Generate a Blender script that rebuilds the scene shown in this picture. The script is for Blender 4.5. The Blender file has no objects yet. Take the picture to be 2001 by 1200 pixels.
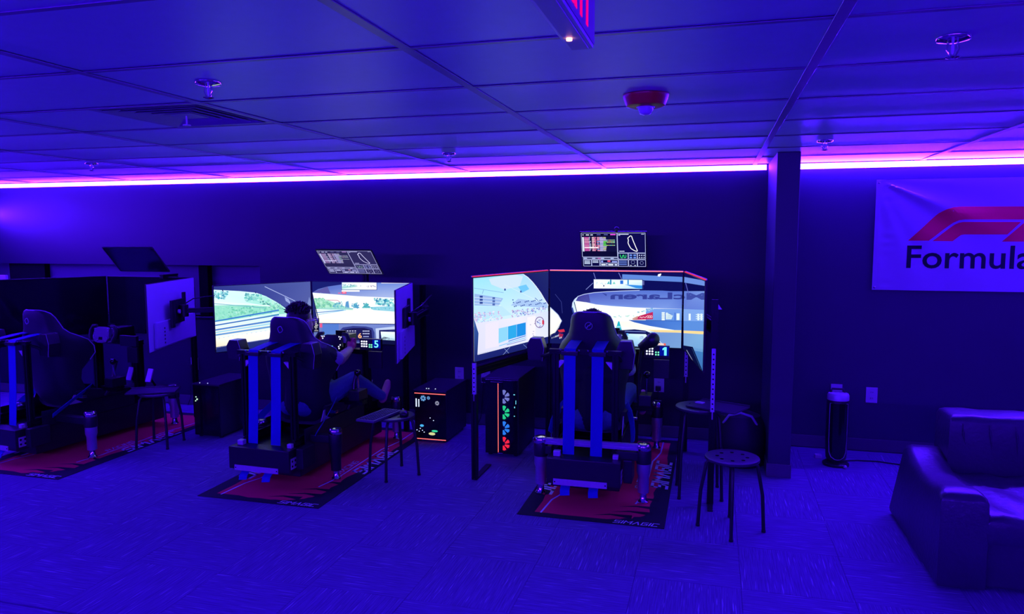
import bpy, bmesh, math, random
from mathutils import Vector, Matrix
random.seed(7)
S = bpy.context.scene
COL = S.collection
PI = math.pi

# ---------------------------------------------------------------- camera
CAMH = 1.74
FPX = 1439.66
CX, CY = 1000.5, 600.0
RX = Vector((0.96470638, 0.26332033, -0.00200255))     # camera right, down, forward in the room
DN = Vector((0.02382503, -0.09485446, -0.99520601))
FW = Vector((-0.26224793, 0.96003387, -0.09778031))
cam = bpy.data.cameras.new('camera')
cam.sensor_width = 36.0
cam.lens = FPX / 2001 * 36
cam.clip_start = 0.05
camo = bpy.data.objects.new('camera', cam)
COL.objects.link(camo)
mw = Matrix(((RX.x, -DN.x, -FW.x, 0), (RX.y, -DN.y, -FW.y, 0), (RX.z, -DN.z, -FW.z, CAMH), (0, 0, 0, 1)))
camo.matrix_world = mw
S.camera = camo
EYE = Vector((0, 0, CAMH))

# ---------------------------------------------------------------- view and world
S.view_settings.view_transform = 'Standard'
S.view_settings.look = 'None'
S.view_settings.gamma = 1
S.view_settings.use_curve_mapping = False
S.view_settings.exposure = 0.0
W = bpy.data.worlds.new('world')
S.world = W
W.use_nodes = True
W.node_tree.nodes['Background'].inputs[0].default_value = (0.01, 0.004, 0.12, 1)
W.node_tree.nodes['Background'].inputs[1].default_value = 0.02

# LED strips round the room are the light; their colour and strength
LED_RGB = (0.062, 0.0055, 1.0)
LED_BACK = 200.0
LED_BACK_RIGHT = 560.0
LED_SIDE = 390.0
LED_RIGHT = 90.0
LED_REAR = 390.0
SCREEN = 1.12

# room
ZC = 2.305
YB = 6.35
XL, XR, YR = -7.75, 3.25, -2.7

# ---------------------------------------------------------------- materials
def lin(c):
    return tuple((v / 12.92 if v <= 0.04045 else ((v + 0.055) / 1.055) ** 2.4) for v in c)
def s8(r, g, b):
    return lin((r / 255, g / 255, b / 255))
MATS = {}
def mat(name, base, rough=0.5, metal=0.0, spec=0.5, bump=None, noise=None, emit=None, coat=0, sheen=0):
    """procedural principled: noise=(scale, amount) varies the colour, bump=(scale, strength, distance)"""
    if name in MATS:
        return MATS[name]
    m = bpy.data.materials.new(name)
    m.use_nodes = True
    nt = m.node_tree
    b = nt.nodes['Principled BSDF']
    b.inputs['Base Color'].default_value = (*base, 1)
    b.inputs['Roughness'].default_value = rough
    b.inputs['Metallic'].default_value = metal
    b.inputs['Specular IOR Level'].default_value = spec
    if coat:
        b.inputs['Coat Weight'].default_value = coat
        b.inputs['Coat Roughness'].default_value = 0.08
    if sheen:
        b.inputs['Sheen Weight'].default_value = sheen
    tc = nt.nodes.new('ShaderNodeTexCoord')
    if noise:
        n = nt.nodes.new('ShaderNodeTexNoise')
        n.inputs['Scale'].default_value = noise[0]
        n.inputs['Detail'].default_value = 4
        nt.links.new(tc.outputs['Object'], n.inputs['Vector'])
        r = nt.nodes.new('ShaderNodeMapRange')
        r.inputs['To Min'].default_value = 1 - noise[1]
        r.inputs['To Max'].default_value = 1 + noise[1]
        nt.links.new(n.outputs['Fac'], r.inputs['Value'])
        mx = nt.nodes.new('ShaderNodeVectorMath')
        mx.operation = 'SCALE'
        mx.inputs[0].default_value = base
        nt.links.new(r.outputs['Result'], mx.inputs['Scale'])
        nt.links.new(mx.outputs['Vector'], b.inputs['Base Color'])
    if bump:
        n = nt.nodes.new('ShaderNodeTexNoise')
        n.inputs['Scale'].default_value = bump[0]
        n.inputs['Detail'].default_value = 3
        nt.links.new(tc.outputs['Object'], n.inputs['Vector'])
        bp = nt.nodes.new('ShaderNodeBump')
        bp.inputs['Strength'].default_value = bump[1]
        bp.inputs['Distance'].default_value = bump[2]
        nt.links.new(n.outputs['Fac'], bp.inputs['Height'])
        nt.links.new(bp.outputs['Normal'], b.inputs['Normal'])
    if emit:
        b.inputs['Emission Color'].default_value = (*emit[0], 1)
        b.inputs['Emission Strength'].default_value = emit[1]
    MATS[name] = m
    return m
def emis(name, rgb, st):
    if name in MATS:
        return MATS[name]
    m = bpy.data.materials.new(name)
    m.use_nodes = True
    nt = m.node_tree
    nt.nodes.clear()
    e = nt.nodes.new('ShaderNodeEmission')
    e.inputs[0].default_value = (*rgb, 1)
    e.inputs[1].default_value = st
    o = nt.nodes.new('ShaderNodeOutputMaterial')
    nt.links.new(e.outputs[0], o.inputs[0])
    MATS[name] = m
    return m
def attr_mat(name, emit, st=1.0, rough=0.7):
    """colour printed on the faces: light-giving for screens, diffuse for print"""
    m = bpy.data.materials.new(name)
    m.use_nodes = True
    nt = m.node_tree
    a = nt.nodes.new('ShaderNodeAttribute')
    a.attribute_name = 'Col'
    if emit:
        b = nt.nodes['Principled BSDF']
        nt.nodes.remove(b)
        e = nt.nodes.new('ShaderNodeEmission')
        e.inputs[1].default_value = st
        nt.links.new(a.outputs['Color'], e.inputs[0])
        nt.links.new(e.outputs[0], nt.nodes['Material Output'].inputs[0])
    else:
        b = nt.nodes['Principled BSDF']
        b.inputs['Roughness'].default_value = rough
        nt.links.new(a.outputs['Color'], b.inputs['Base Color'])
    MATS[name] = m
    return m
M_SCREEN = attr_mat('screen_glow', True, SCREEN)
M_SCREEN_DIM = attr_mat('screen_glow_dim', True, SCREEN * 0.55)
M_PRINT = attr_mat('printed_cloth', False, rough=0.85)

# ---------------------------------------------------------------- mesh builder
def T(loc=(0, 0, 0), rz=0, rx=0, ry=0):
    return Matrix.Translation(loc) @ Matrix.Rotation(rz, 4, 'Z') @ Matrix.Rotation(ry, 4, 'Y') @ Matrix.Rotation(rx, 4, 'X')
class G:
    def __init__(s):
        s.v = []
        s.f = []
    def add(s, vs, fs, m=None):
        o = len(s.v)
        for p in vs:
            p = Vector(p)
            s.v.append(tuple(m @ p if m else p))
        s.f += [tuple(i + o for i in f) for f in fs]
        return s
    def box(s, x0, x1, y0, y1, z0, z1, m=None):
        vs = [(x, y, z) for z in (z0, z1) for y in (y0, y1) for x in (x0, x1)]
        return s.add(vs, [(0, 2, 3, 1), (4, 5, 7, 6), (0, 1, 5, 4), (2, 6, 7, 3), (0, 4, 6, 2), (1, 3, 7, 5)], m)
    def loft(s, rings, cap=True, closed=True, m=None):
        n = len(rings[0])
        vs = [p for r in rings for p in r]
        fs = []
        for k in range(len(rings) - 1):
            for i in range(n if closed else n - 1):
                j = (i + 1) % n
                fs.append((k * n + i, k * n + j, (k + 1) * n + j, (k + 1) * n + i))
        if cap:
            fs.append(tuple(range(n - 1, -1, -1)))
            fs.append(tuple((len(rings) - 1) * n + i for i in range(n)))
        return s.add(vs, fs, m)
    def cone(s, p0, p1, r0, r1=None, n=14, cap=True, m=None):
        r1 = r0 if r1 is None else r1
        p0, p1 = Vector(p0), Vector(p1)
        d = (p1 - p0).normalized()
        a = d.orthogonal().normalized()
        b = d.cross(a)
        rings = [[p + (a * math.cos(2 * PI * i / n) + b * math.sin(2 * PI * i / n)) * r for i in range(n)] for p, r in ((p0, r0), (p1, r1))]
        return s.loft(rings, cap, True, m)
    def lathe(s, prof, n=20, m=None):
        """prof: (radius, z) from bottom to top about the local z axis"""
        rings = [[(r * math.cos(2 * PI * i / n), r * math.sin(2 * PI * i / n), z) for i in range(n)] for r, z in prof]
        return s.loft(rings, True, True, m)
    def tube(s, pts, r, n=8, cap=True, m=None):
        pts = [Vector(p) for p in pts]
        rs = r if isinstance(r, (list, tuple)) else [r] * len(pts)
        rings = []
        a = None
        for i, p in enumerate(pts):
            t = (pts[min(i + 1, len(pts) - 1)] - pts[max(i - 1, 0)]).normalized()
            if a is None:
                a = t.orthogonal().normalized()
            a = (a - t * a.dot(t)).normalized()
            b = t.cross(a)
            rings.append([p + (a * math.cos(2 * PI * k / n) + b * math.sin(2 * PI * k / n)) * rs[i] for k in range(n)])
        return s.loft(rings, cap, True, m)
    def ribbon(s, pts, w, th, side=(1, 0, 0), m=None):
        pts = [Vector(p) for p in pts]
        sd = Vector(side).normalized()
        rings = []
        for i, p in enumerate(pts):
            t = (pts[min(i + 1, len(pts) - 1)] - pts[max(i - 1, 0)]).normalized()
            sdd = (sd - t * sd.dot(t)).normalized()
            nn = t.cross(sdd)
            rings.append([p + sdd * w / 2 + nn * th / 2, p + sdd * w / 2 - nn * th / 2, p - sdd * w / 2 - nn * th / 2, p - sdd * w / 2 + nn * th / 2])
        return s.loft(rings, True, True, m)
    def prism(s, poly, h, m=None, z0=0):
        n = len(poly)
        vs = [(x, y, z0) for x, y in poly] + [(x, y, z0 + h) for x, y in poly]
        fs = [tuple(range(n - 1, -1, -1)), tuple(range(n, 2 * n))] + [(i, (i + 1) % n, n + (i + 1) % n, n + i) for i in range(n)]
        return s.add(vs, fs, m)
    def sphere(s, c, rx, ry=None, rz=None, nu=14, nv=9, m=None):
        ry = rx if ry is None else ry
        rz = rx if rz is None else rz
        vs = [(c[0], c[1], c[2] - rz)]
        for j in range(1, nv):
            t = PI * j / nv
            for i in range(nu):
                u = 2 * PI * i / nu
                vs.append((c[0] + rx * math.sin(t) * math.cos(u), c[1] + ry * math.sin(t) * math.sin(u), c[2] - rz * math.cos(t)))
        vs.append((c[0], c[1], c[2] + rz))
        fs = [(0, 1 + (i + 1) % nu, 1 + i) for i in range(nu)]
        for j in range(nv - 2):
            for i in range(nu):
                a = 1 + j * nu + i
                b = 1 + j * nu + (i + 1) % nu
                fs.append((a, b, b + nu, a + nu))
        L = len(vs) - 1
        o = 1 + (nv - 2) * nu
        fs += [(o + i, o + (i + 1) % nu, L) for i in range(nu)]
        return s.add(vs, fs, m)
    def profile(s, p0, p1, w=0.04, h=0.04, side=(1, 0, 0), g=0.008, m=None):
        """slotted aluminium extrusion: w along side, h across"""
        p0, p1 = Vector(p0), Vector(p1)
        t = (p1 - p0).normalized()
        a = Vector(side)
        a = (a - t * a.dot(t)).normalized()
        b = t.cross(a)
        hw, hh = w / 2, h / 2
        q = []
        nW = max(1, round(w / 0.04))
        nH = max(1, round(h / 0.04))
        def edge(L, n, f):
            out = []
            for k in range(n):
                c = -L / 2 + (k + .5) * L / n
                out += [f(c - g / 2, 0), f(c - g / 2, g), f(c + g / 2, g), f(c + g / 2, 0)]
            return out
        q.append((-hw, -hh)); q += edge(w, nW, lambda c, d: (c, -hh + d))
        q.append((hw, -hh)); q += edge(h, nH, lambda c, d: (hw - d, c))
        q.append((hw, hh)); q += edge(w, nW, lambda c, d: (-c, hh - d))
        q.append((-hw, hh)); q += edge(h, nH, lambda c, d: (-hw + d, -c))
        rings = [[p + a * x + b * y for x, y in q] for p in (p0, p1)]
        return s.loft(rings, True, True, m)

def fix(me, bev=0, seg=2):
    bm = bmesh.new()
    bm.from_mesh(me)
    bmesh.ops.recalc_face_normals(bm, faces=bm.faces)
    if bev:
        es = [e for e in bm.edges if len(e.link_faces) == 2 and e.calc_face_angle(0) > 0.6]
        bmesh.ops.bevel(bm, geom=es, offset=bev, segments=seg, profile=0.7, affect='EDGES', clamp_overlap=True)
    bm.to_mesh(me)
    bm.free()
def obj(name, g, m, parent=None, bev=0, smooth=False, seg=2, angle=40):
    me = bpy.data.meshes.new(name)
    me.from_pydata(g.v, [], g.f)
    fix(me, bev, seg)
    me.update()
    if m:
        me.materials.append(m)
    if smooth:
        me.shade_smooth()
        me.set_sharp_from_angle(angle=math.radians(angle))
    o = bpy.data.objects.new(name, me)
    COL.objects.link(o)
    o.parent = parent
    return o
def obm(name, me, parent=None, loc=(0, 0, 0), rot=(0, 0, 0)):
    o = bpy.data.objects.new(name, me)
    COL.objects.link(o)
    o.parent = parent
    o.location = loc
    o.rotation_euler = rot
    return o
def tag(o, label, cat, group=None):
    o['label'] = label
    o['category'] = cat
    if group:
        o['group'] = group
    return o
def thing(name, label, cat, loc=(0, 0, 0), rz=0, group=None):
    o = bpy.data.objects.new(name, None)
    o.empty_display_size = 0.1
    COL.objects.link(o)
    o.location = loc
    o.rotation_euler = (0, 0, rz)
    return tag(o, label, cat, group)
def struct(o):
    o['kind'] = 'structure'
    return o
def copy_tree(o, parent=None):
    c = o.copy()
    COL.objects.link(c)
    c.parent = parent
    for ch in list(o.children):
        copy_tree(ch, c)
    return c

# ---------------------------------------------------------------- flat print: coloured polygons on a plane
def ray(u, v):
    return RX * ((u - CX) / FPX) + DN * ((v - CY) / FPX) + FW
def clip(poly, cols, x0, x1, y0, y1):
    def cut(ps, cs, ax, lim, sg):
        op, oc = [], []
        n = len(ps)
        for i in range(n):
            a, b = ps[i], ps[(i + 1) % n]
            ca, cb = cs[i], cs[(i + 1) % n]
            da, db = sg * (a[ax] - lim), sg * (b[ax] - lim)
            if da >= 0:
                op.append(a); oc.append(ca)
            if (da >= 0) != (db >= 0):
                t = da / (da - db)
                op.append((a[0] + (b[0] - a[0]) * t, a[1] + (b[1] - a[1]) * t))
                oc.append(tuple(p + (q - p) * t for p, q in zip(ca, cb)))
        return op, oc
    for ax, lim, sg in ((0, x0, 1), (0, x1, -1), (1, y0, 1), (1, y1, -1)):
        if len(poly) < 3:
            return [], []
        poly, cols = cut(poly, cols, ax, lim, sg)
    return poly, cols
class Canvas:
    """paint in plane coordinates (metres) or, with px, where a pixel of the photo falls on the plane"""
    def __init__(s, O, U, V, w, h, step=0.00025, lift=0.0006):
        s.O, s.U, s.V = Vector(O), Vector(U).normalized(), Vector(V).normalized()
        s.N = s.U.cross(s.V).normalized()
        s.w, s.h, s.step, s.lift = w, h, step, lift
        s.vs, s.fs, s.cs, s.k = [], [], [], 0
        s.bend = None
    def p2(s, u, v):
        d = ray(u, v)
        t = (s.O - EYE).dot(s.N) / d.dot(s.N)
        q = EYE + d * t - s.O
        return (q.dot(s.U), q.dot(s.V))
    def next(s):
        s.k += 1
    def poly(s, pts, col, cell=None):
        cols = [lin(tuple(c / 255 for c in cc)) for cc in (col if isinstance(col[0], (list, tuple)) else [col] * len(pts))]
        if cell:
            xs = [p[0] for p in pts]; ys = [p[1] for p in pts]
            nx = max(1, math.ceil((max(xs) - min(xs)) / cell)); ny = max(1, math.ceil((max(ys) - min(ys)) / cell))
            for i in range(nx):
                for j in range(ny):
                    a, b = clip(pts, cols, min(xs) + i * cell, min(xs) + (i + 1) * cell, min(ys) + j * cell, min(ys) + (j + 1) * cell)
                    s._emit(a, b)
            return
        s._emit(pts, cols)
    def _emit(s, pts, cols):
        pts, cols = clip(pts, cols, 0, s.w, 0, s.h)
        if len(pts) < 3:
            return
        ar = sum(pts[i][0] * pts[(i + 1) % len(pts)][1] - pts[(i + 1) % len(pts)][0] * pts[i][1] for i in range(len(pts)))
        if abs(ar) < 1e-9:
            return
        if ar < 0:
            pts = pts[::-1]; cols = cols[::-1]
        o = len(s.vs)
        L = s.lift + s.k * s.step
        for x, y in pts:
            b = s.bend(x, y) if s.bend else 0
            s.vs.append(s.O + s.U * x + s.V * y + s.N * (L + b))
        s.fs.append(tuple(range(o, o + len(pts))))
        s.cs += cols
    def px(s, pts, col, cell=None):
        s.poly([s.p2(u, v) for u, v in pts], col, cell)
    def pline(s, pts, w, col):
        """polyline of pixel points, w pixels wide"""
        for a, b in zip(pts, pts[1:]):
            dx, dy = b[0] - a[0], b[1] - a[1]
            L = math.hypot(dx, dy) or 1
            nx, ny = -dy / L * w / 2, dx / L * w / 2
            s.px([(a[0] + nx, a[1] + ny), (b[0] + nx, b[1] + ny), (b[0] - nx, b[1] - ny), (a[0] - nx, a[1] - ny)], col)
    def line(s, pts, w, col):
        for a, b in zip(pts, pts[1:]):
            dx, dy = b[0] - a[0], b[1] - a[1]
            L = math.hypot(dx, dy) or 1
            nx, ny = -dy / L * w / 2, dx / L * w / 2
            s.poly([(a[0] + nx, a[1] + ny), (b[0] + nx, b[1] + ny), (b[0] - nx, b[1] - ny), (a[0] - nx, a[1] - ny)], col)
    def rect(s, x0, y0, x1, y1, col):
        s.poly([(x0, y0), (x1, y0), (x1, y1), (x0, y1)], col)
    def prect(s, x0, y0, x1, y1, col):
        s.px([(x0, y0), (x1, y0), (x1, y1), (x0, y1)], col)
    def blobs(s, region, n, size, cols, stretch=1.0):
        """random small specks inside a pixel quadrilateral (tl, tr, br, bl)"""
        tl, tr, br, bl = region
        for _ in range(n):
            a, b = random.random(), random.random()
            x = (tl[0] * (1 - a) + tr[0] * a) * (1 - b) + (bl[0] * (1 - a) + br[0] * a) * b
            y = (tl[1] * (1 - a) + tr[1] * a) * (1 - b) + (bl[1] * (1 - a) + br[1] * a) * b
            r = size * random.uniform(.5, 1.2)
            k = random.choice((4, 5, 6))
            t0 = random.random() * 6
            s.px([(x + r * stretch * math.cos(t0 + 2 * PI * i / k), y + r * math.sin(t0 + 2 * PI * i / k)) for i in range(k)], random.choice(cols))
    def build(s, name, m, parent=None):
        me = bpy.data.meshes.new(name)
        off = parent.matrix_world.translation if False else Vector((0, 0, 0))
        me.from_pydata([tuple(p - off) for p in s.vs], [], s.fs)
        at = me.color_attributes.new('Col', 'FLOAT_COLOR', 'CORNER')
        flat = []
        for c in s.cs:
            flat += [c[0], c[1], c[2], 1.0]
        at.data.foreach_set('color', flat)
        me.materials.append(m)
        o = bpy.data.objects.new(name, me)
        COL.objects.link(o)
        if parent:
            o.parent = parent
            o.matrix_parent_inverse = (Matrix.Translation(parent.location) @ parent.rotation_euler.to_matrix().to_4x4() @ Matrix.Diagonal((*parent.scale, 1))).inverted()
        return o
# lettering: triangles of the built-in font, cached
_txt = {}
def glyphs(body, off=0.0, shear=0.0):
    k = (body, off, shear)
    if k in _txt:
        return _txt[k]
    cu = bpy.data.curves.new('lettering', 'FONT')
    cu.body = body
    cu.size = 1.0
    cu.offset = off
    cu.shear = shear
    cu.resolution_u = 4
    o = bpy.data.objects.new('lettering', cu)
    COL.objects.link(o)
    dg = bpy.context.evaluated_depsgraph_get()
    me = o.evaluated_get(dg).to_mesh()
    vs = [(v.co.x, v.co.y) for v in me.vertices]
    fs = [tuple(p.vertices) for p in me.polygons]
    x0 = min(v[0] for v in vs); x1 = max(v[0] for v in vs)
    y0 = min(v[1] for v in vs); y1 = max(v[1] for v in vs)
    vs = [((x - x0) / (x1 - x0), (y - y0) / (y1 - y0)) for x, y in vs]
    o.to_mesh_clear()
    bpy.data.objects.remove(o)
    bpy.data.curves.remove(cu)
    _txt[k] = (vs, fs)
    return _txt[k]
def put_text(cv, body, P, col, off=0.0, shear=0.0, cell=None, pix=False):
    """P maps (0..1, 0..1) of the text box to canvas coordinates"""
    vs, fs = glyphs(body, off, shear)
    for f in fs:
        pts = [P(*vs[i]) for i in f]
        if pix:
            cv.px(pts, col)
        else:
            cv.poly(pts, col, cell)
# the squared racing letters of the mats, as strokes on a 4 x 6 grid
SIM = {'S': [[(4, 6), (0, 6), (0, 3), (4, 3), (4, 0), (0, 0)]], 'I': [[(0, 0), (0, 6)]], 'M': [[(0, 0), (0, 6), (2.5, 3), (5, 6), (5, 0)]],
       'A': [[(0, 0), (2.2, 6), (4.4, 0)]], 'G': [[(4, 6), (0, 6), (0, 0), (4, 0), (4, 3), (2, 3)]], 'C': [[(4, 6), (0, 6), (0, 0), (4, 0)]],
       'R': [[(0, 0), (0, 6), (4, 6), (4, 3), (0, 3)], [(2, 3), (4, 0)]], 'N': [[(0, 0), (0, 6), (4, 0), (4, 6)]], 'X': [[(0, 0), (4, 6)], [(0, 6), (4, 0)]]}
def stroke_text(cv, word, P, col, wd=1.25, gap=1.9, shear=0.25):
    """P maps (0..1, 0..1) to canvas coordinates"""
    x = 0
    segs = []
    for ch in word:
        w = max(p[0] for st in SIM[ch] for p in st)
        for st in SIM[ch]:
            segs.append([(x + a + b * shear, b) for a, b in st])
        x += w + gap
    tot = x - gap + 6 * shear
    for st in segs:
        for a, b in zip(st, st[1:]):
            dx, dy = b[0] - a[0], b[1] - a[1]
            L = math.hypot(dx, dy)
            ex, ey = dx / L * wd / 2, dy / L * wd / 2
            nx, ny = -ey, ex
            q = [(a[0] - ex + nx, a[1] - ey + ny), (b[0] + ex + nx, b[1] + ey + ny), (b[0] + ex - nx, b[1] + ey - ny), (a[0] - ex - nx, a[1] - ey - ny)]
            cv.poly([P(X / tot, Y / 6) for X, Y in q], col)

# ================================================================ ROOM
M_WALL = mat('wall_paint_dark', (0.012, 0.014, 0.026), 0.5, noise=(3, .06), bump=(160, .08, .002))
M_WALL_L = mat('wall_paint_other', (0.16, 0.16, 0.18), 0.7, noise=(3, .06))
M_BASE = mat('baseboard_vinyl', (0.10, 0.10, 0.115), 0.45, noise=(8, .08))
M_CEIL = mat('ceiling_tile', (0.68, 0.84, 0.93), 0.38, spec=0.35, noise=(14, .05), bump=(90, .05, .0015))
M_RAIL = mat('ceiling_rail_enamel', (0.3, 0.3, 0.38), 0.35, noise=(20, .04))
M_BLACK = mat('black_powder_coat', (0.012, 0.012, 0.014), 0.42, noise=(40, .2), bump=(300, .1, .0006))
M_ALU_BLACK = mat('black_anodised_profile', (0.014, 0.014, 0.017), 0.35, metal=.6, noise=(60, .15))
M_SILVER = mat('brushed_aluminium', (0.55, 0.54, 0.58), 0.35, metal=.75, noise=(50, .12), bump=(220, .06, .0006))
M_STEELW = mat('pale_zinc_steel', (0.62, 0.6, 0.64), 0.45, metal=.35, noise=(60, .1))
M_PLASTIC = mat('black_plastic', (0.015, 0.015, 0.018), 0.38, noise=(30, .15))
M_GLOSS = mat('black_glass', (0.006, 0.006, 0.009), 0.12, spec=.5, noise=(5, .1))
M_WHITE = mat('white_plastic', (0.62, 0.62, 0.64), 0.45, noise=(30, .05))
M_CHROME = mat('chrome', (0.75, 0.75, 0.8), 0.12, metal=1, noise=(20, .05))

def carpet():
    m = bpy.data.materials.new('carpet_pile')
    m.use_nodes = True
    nt = m.node_tree
    b = nt.nodes['Principled BSDF']
    b.inputs['Roughness'].default_value = 0.95
    b.inputs['Specular IOR Level'].default_value = 0.15
    tc = nt.nodes.new('ShaderNodeTexCoord')
    oi = nt.nodes.new('ShaderNodeObjectInfo')
    ad = nt.nodes.new('ShaderNodeVectorMath'); ad.operation = 'ADD'
    cb = nt.nodes.new('ShaderNodeCombineXYZ')
    ml = nt.nodes.new('ShaderNodeMath'); ml.operation = 'MULTIPLY'; ml.inputs[1].default_value = 37
    nt.links.new(oi.outputs['Random'], ml.inputs[0])
    nt.links.new(ml.outputs[0], cb.inputs[0]); nt.links.new(ml.outputs[0], cb.inputs[1])
    nt.links.new(tc.outputs['Object'], ad.inputs[0]); nt.links.new(cb.outputs[0], ad.inputs[1])
    def streak(sx, sy, lo, hi, det=2):
        mp = nt.nodes.new('ShaderNodeMapping')
        mp.inputs['Scale'].default_value = (sx, sy, 1)
        nt.links.new(ad.outputs[0], mp.inputs[0])
        n = nt.nodes.new('ShaderNodeTexNoise')
        n.inputs['Scale'].default_value = 1
        n.inputs['Detail'].default_value = det
        nt.links.new(mp.outputs[0], n.inputs['Vector'])
        r = nt.nodes.new('ShaderNodeMapRange')
        r.inputs['From Min'].default_value = lo; r.inputs['From Max'].default_value = hi
        nt.links.new(n.outputs['Fac'], r.inputs['Value'])
        return r.outputs[0]
    a = streak(6, 140, .33, .67)
    c = streak(5, 120, .66, .73, 1)
    m1 = nt.nodes.new('ShaderNodeMix'); m1.data_type = 'RGBA'
    m1.inputs['A'].default_value = (0.14, 0.085, 0.245, 1)
    m1.inputs['B'].default_value = (0.205, 0.13, 0.36, 1)
    nt.links.new(a, m1.inputs['Factor'])
    m2 = nt.nodes.new('ShaderNodeMix'); m2.data_type = 'RGBA'
    nt.links.new(c, m2.inputs['Factor'])
    nt.links.new(m1.outputs['Result'], m2.inputs['A'])
    m2.inputs['B'].default_value = (0.42, 0.33, 0.58, 1)
    nt.links.new(m2.outputs['Result'], b.inputs['Base Color'])
    n = nt.nodes.new('ShaderNodeTexNoise'); n.inputs['Scale'].default_value = 420
    nt.links.new(tc.outputs['Object'], n.inputs['Vector'])
    s = nt.nodes.new('ShaderNodeMath'); s.operation = 'ADD'
    nt.links.new(n.outputs['Fac'], s.inputs[0]); nt.links.new(a, s.inputs[1])
    bp = nt.nodes.new('ShaderNodeBump'); bp.inputs['Strength'].default_value = .5; bp.inputs['Distance'].default_value = .003
    nt.links.new(s.outputs[0], bp.inputs['Height']); nt.links.new(bp.outputs[0], b.inputs['Normal'])
    return m
M_CARPET = carpet()

floor = struct(obj('floor', G().box(XL, XR, YR, YB + .2, -.12, -.006), M_CARPET))
CT = 0.52
tme = None
x0 = -1.91 - CT * 11
for i in range(22):
    for j in range(8):
        x = x0 + i * CT; y = 3.65 - 2 * CT + j * CT
        if x < XL - .01 or x + CT > XR + .3 or y + CT > YB + .12:
            continue
        if tme is None:
            t = obj('carpet_tile', G().box(-CT / 2 + .0006, CT / 2 - .0006, -CT / 2 + .0006, CT / 2 - .0006, -.006, 0), M_CARPET, floor, bev=.0015, seg=1)
            tme = t.data
        else:
            t = obm('carpet_tile', tme, floor)
        t.location = (x + CT / 2, y + CT / 2, 0)
        t.rotation_euler = (0, 0, PI / 2 * ((i + j) % 2) + PI * random.randint(0, 1))

# ceiling: slab, hung tiles and rails
ceil = struct(obj('ceiling', G().box(XL, XR, YR, YB, ZC + .06, ZC + .12), M_WALL_L))
GX, GY = 1.22, 0.61
gx0, gy0 = -2.135 - GX * 5, 2.14 - GY * 8
cme = {}
NI, NJ = 11, 16
VENT = None
def ctile(x0, x1, y0, y1):
    k = (round(x1 - x0, 3), round(y1 - y0, 3))
    if k not in cme:
        hx, hy = (x1 - x0) / 2 - .004, (y1 - y0) / 2 - .004
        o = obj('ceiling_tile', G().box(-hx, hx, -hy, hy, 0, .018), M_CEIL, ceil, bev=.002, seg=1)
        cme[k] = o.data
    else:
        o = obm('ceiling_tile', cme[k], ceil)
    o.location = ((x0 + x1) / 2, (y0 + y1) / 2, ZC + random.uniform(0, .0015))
    o.rotation_euler = (random.uniform(-.003, .003), random.uniform(-.0012, .0012), 0)
vx0, vy0 = gx0 + 4 * GX + GX / 2, gy0 + 9 * GY
for i in range(NI):
    for j in range(NJ):
        ax, bx = max(gx0 + i * GX, XL), min(gx0 + (i + 1) * GX, XR)
        ay, by = max(gy0 + j * GY, YR), min(gy0 + (j + 1) * GY, YB)
        if bx - ax < .05 or by - ay < .05:
            continue
        if i == 4 and j == 9:
            ctile(ax, ax + GX / 2, ay, by)
            continue
        ctile(ax, bx, ay, by)
def rail(p0, p1, w):
    a, b = Vector(p0), Vector(p1)
    g = G()
    if abs(a.x - b.x) < 1e-6:
        g.box(a.x - w / 2, a.x + w / 2, a.y, b.y, ZC - .005, ZC - .001).box(a.x - .003, a.x + .003, a.y, b.y, ZC, ZC + .04)
    else:
        g.box(a.x, b.x, a.y - w / 2, a.y + w / 2, ZC - .004, ZC - .001).box(a.x, b.x, a.y - .003, a.y + .003, ZC, ZC + .04)
    return obj('ceiling_rail', g, M_RAIL, ceil, bev=.0008, seg=1)
for i in range(NI + 1):
    x = gx0 + i * GX
    if XL < x < XR:
        rail((x, YR, 0), (x, YB, 0), .034)
for j in range(NJ + 1):
    y = gy0 + j * GY
    if YR < y < YB:
        rail((XL, y, 0), (XR, y, 0), .022)

# walls. The back wall has a recessed run of blacked-out windows on the left
WX1, WZ0, WZ1 = -4.31, 0.92, 1.438
g = G().box(WX1, .41, YB, YB + .15, 0, ZC + .06)
g.box(XL, WX1, YB, YB + .15, WZ1, ZC + .06).box(XL, WX1, YB, YB + .15, 0, WZ0)
wall_back = struct(obj('wall_back', g, M_WALL))
M_WALL_R = mat('wall_paint_slate', (0.036, 0.042, 0.066), 0.55, noise=(3, .06), bump=(160, .08, .002))
struct(obj('wall_back_right', G().box(.41, XR, YB, YB + .15, 0, ZC + .06), M_WALL_R))
struct(obj('wall_left', G().box(XL - .12, XL, YR, YB + .15, 0, ZC + .06), M_WALL_L))
struct(obj('wall_right', G().box(XR, XR + .12, YR, YB + .15, 0, ZC + .06), M_WALL_L))
struct(obj('wall_rear', G().box(XL, XR, YR - .12, YR, 0, ZC + .06), M_WALL_L))
win = struct(obj('window_1', G().box(XL, WX1, YB + .115, YB + .145, WZ0, WZ1), M_WALL_L))
M_PANEL = mat('window_film', (0.08, 0.08, 0.11), 0.6, noise=(2, .1))
M_MULL = mat('window_post_black', (0.005, 0.005, 0.006), 0.9, spec=.1, noise=(20, .1))
edges = [XL, -7.49, -6.99, -5.04, -4.94, WX1]
for a, b, kind in ((XL, -7.49, 0), (-7.49, -7.0, 1), (-7.0, -5.045, 0), (-5.045, -4.935, 1), (-4.935, WX1, 0)):
    if kind:
        obj('window_post', G().box(a, b, YB + .03, YB + .115, WZ0, WZ1), M_MULL, win, bev=.004, seg=1)
    else:
        obj('window_pane', G().box(a, b, YB + .095, YB + .115, WZ0, WZ1), M_PANEL, win, bev=.002, seg=1)
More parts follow.
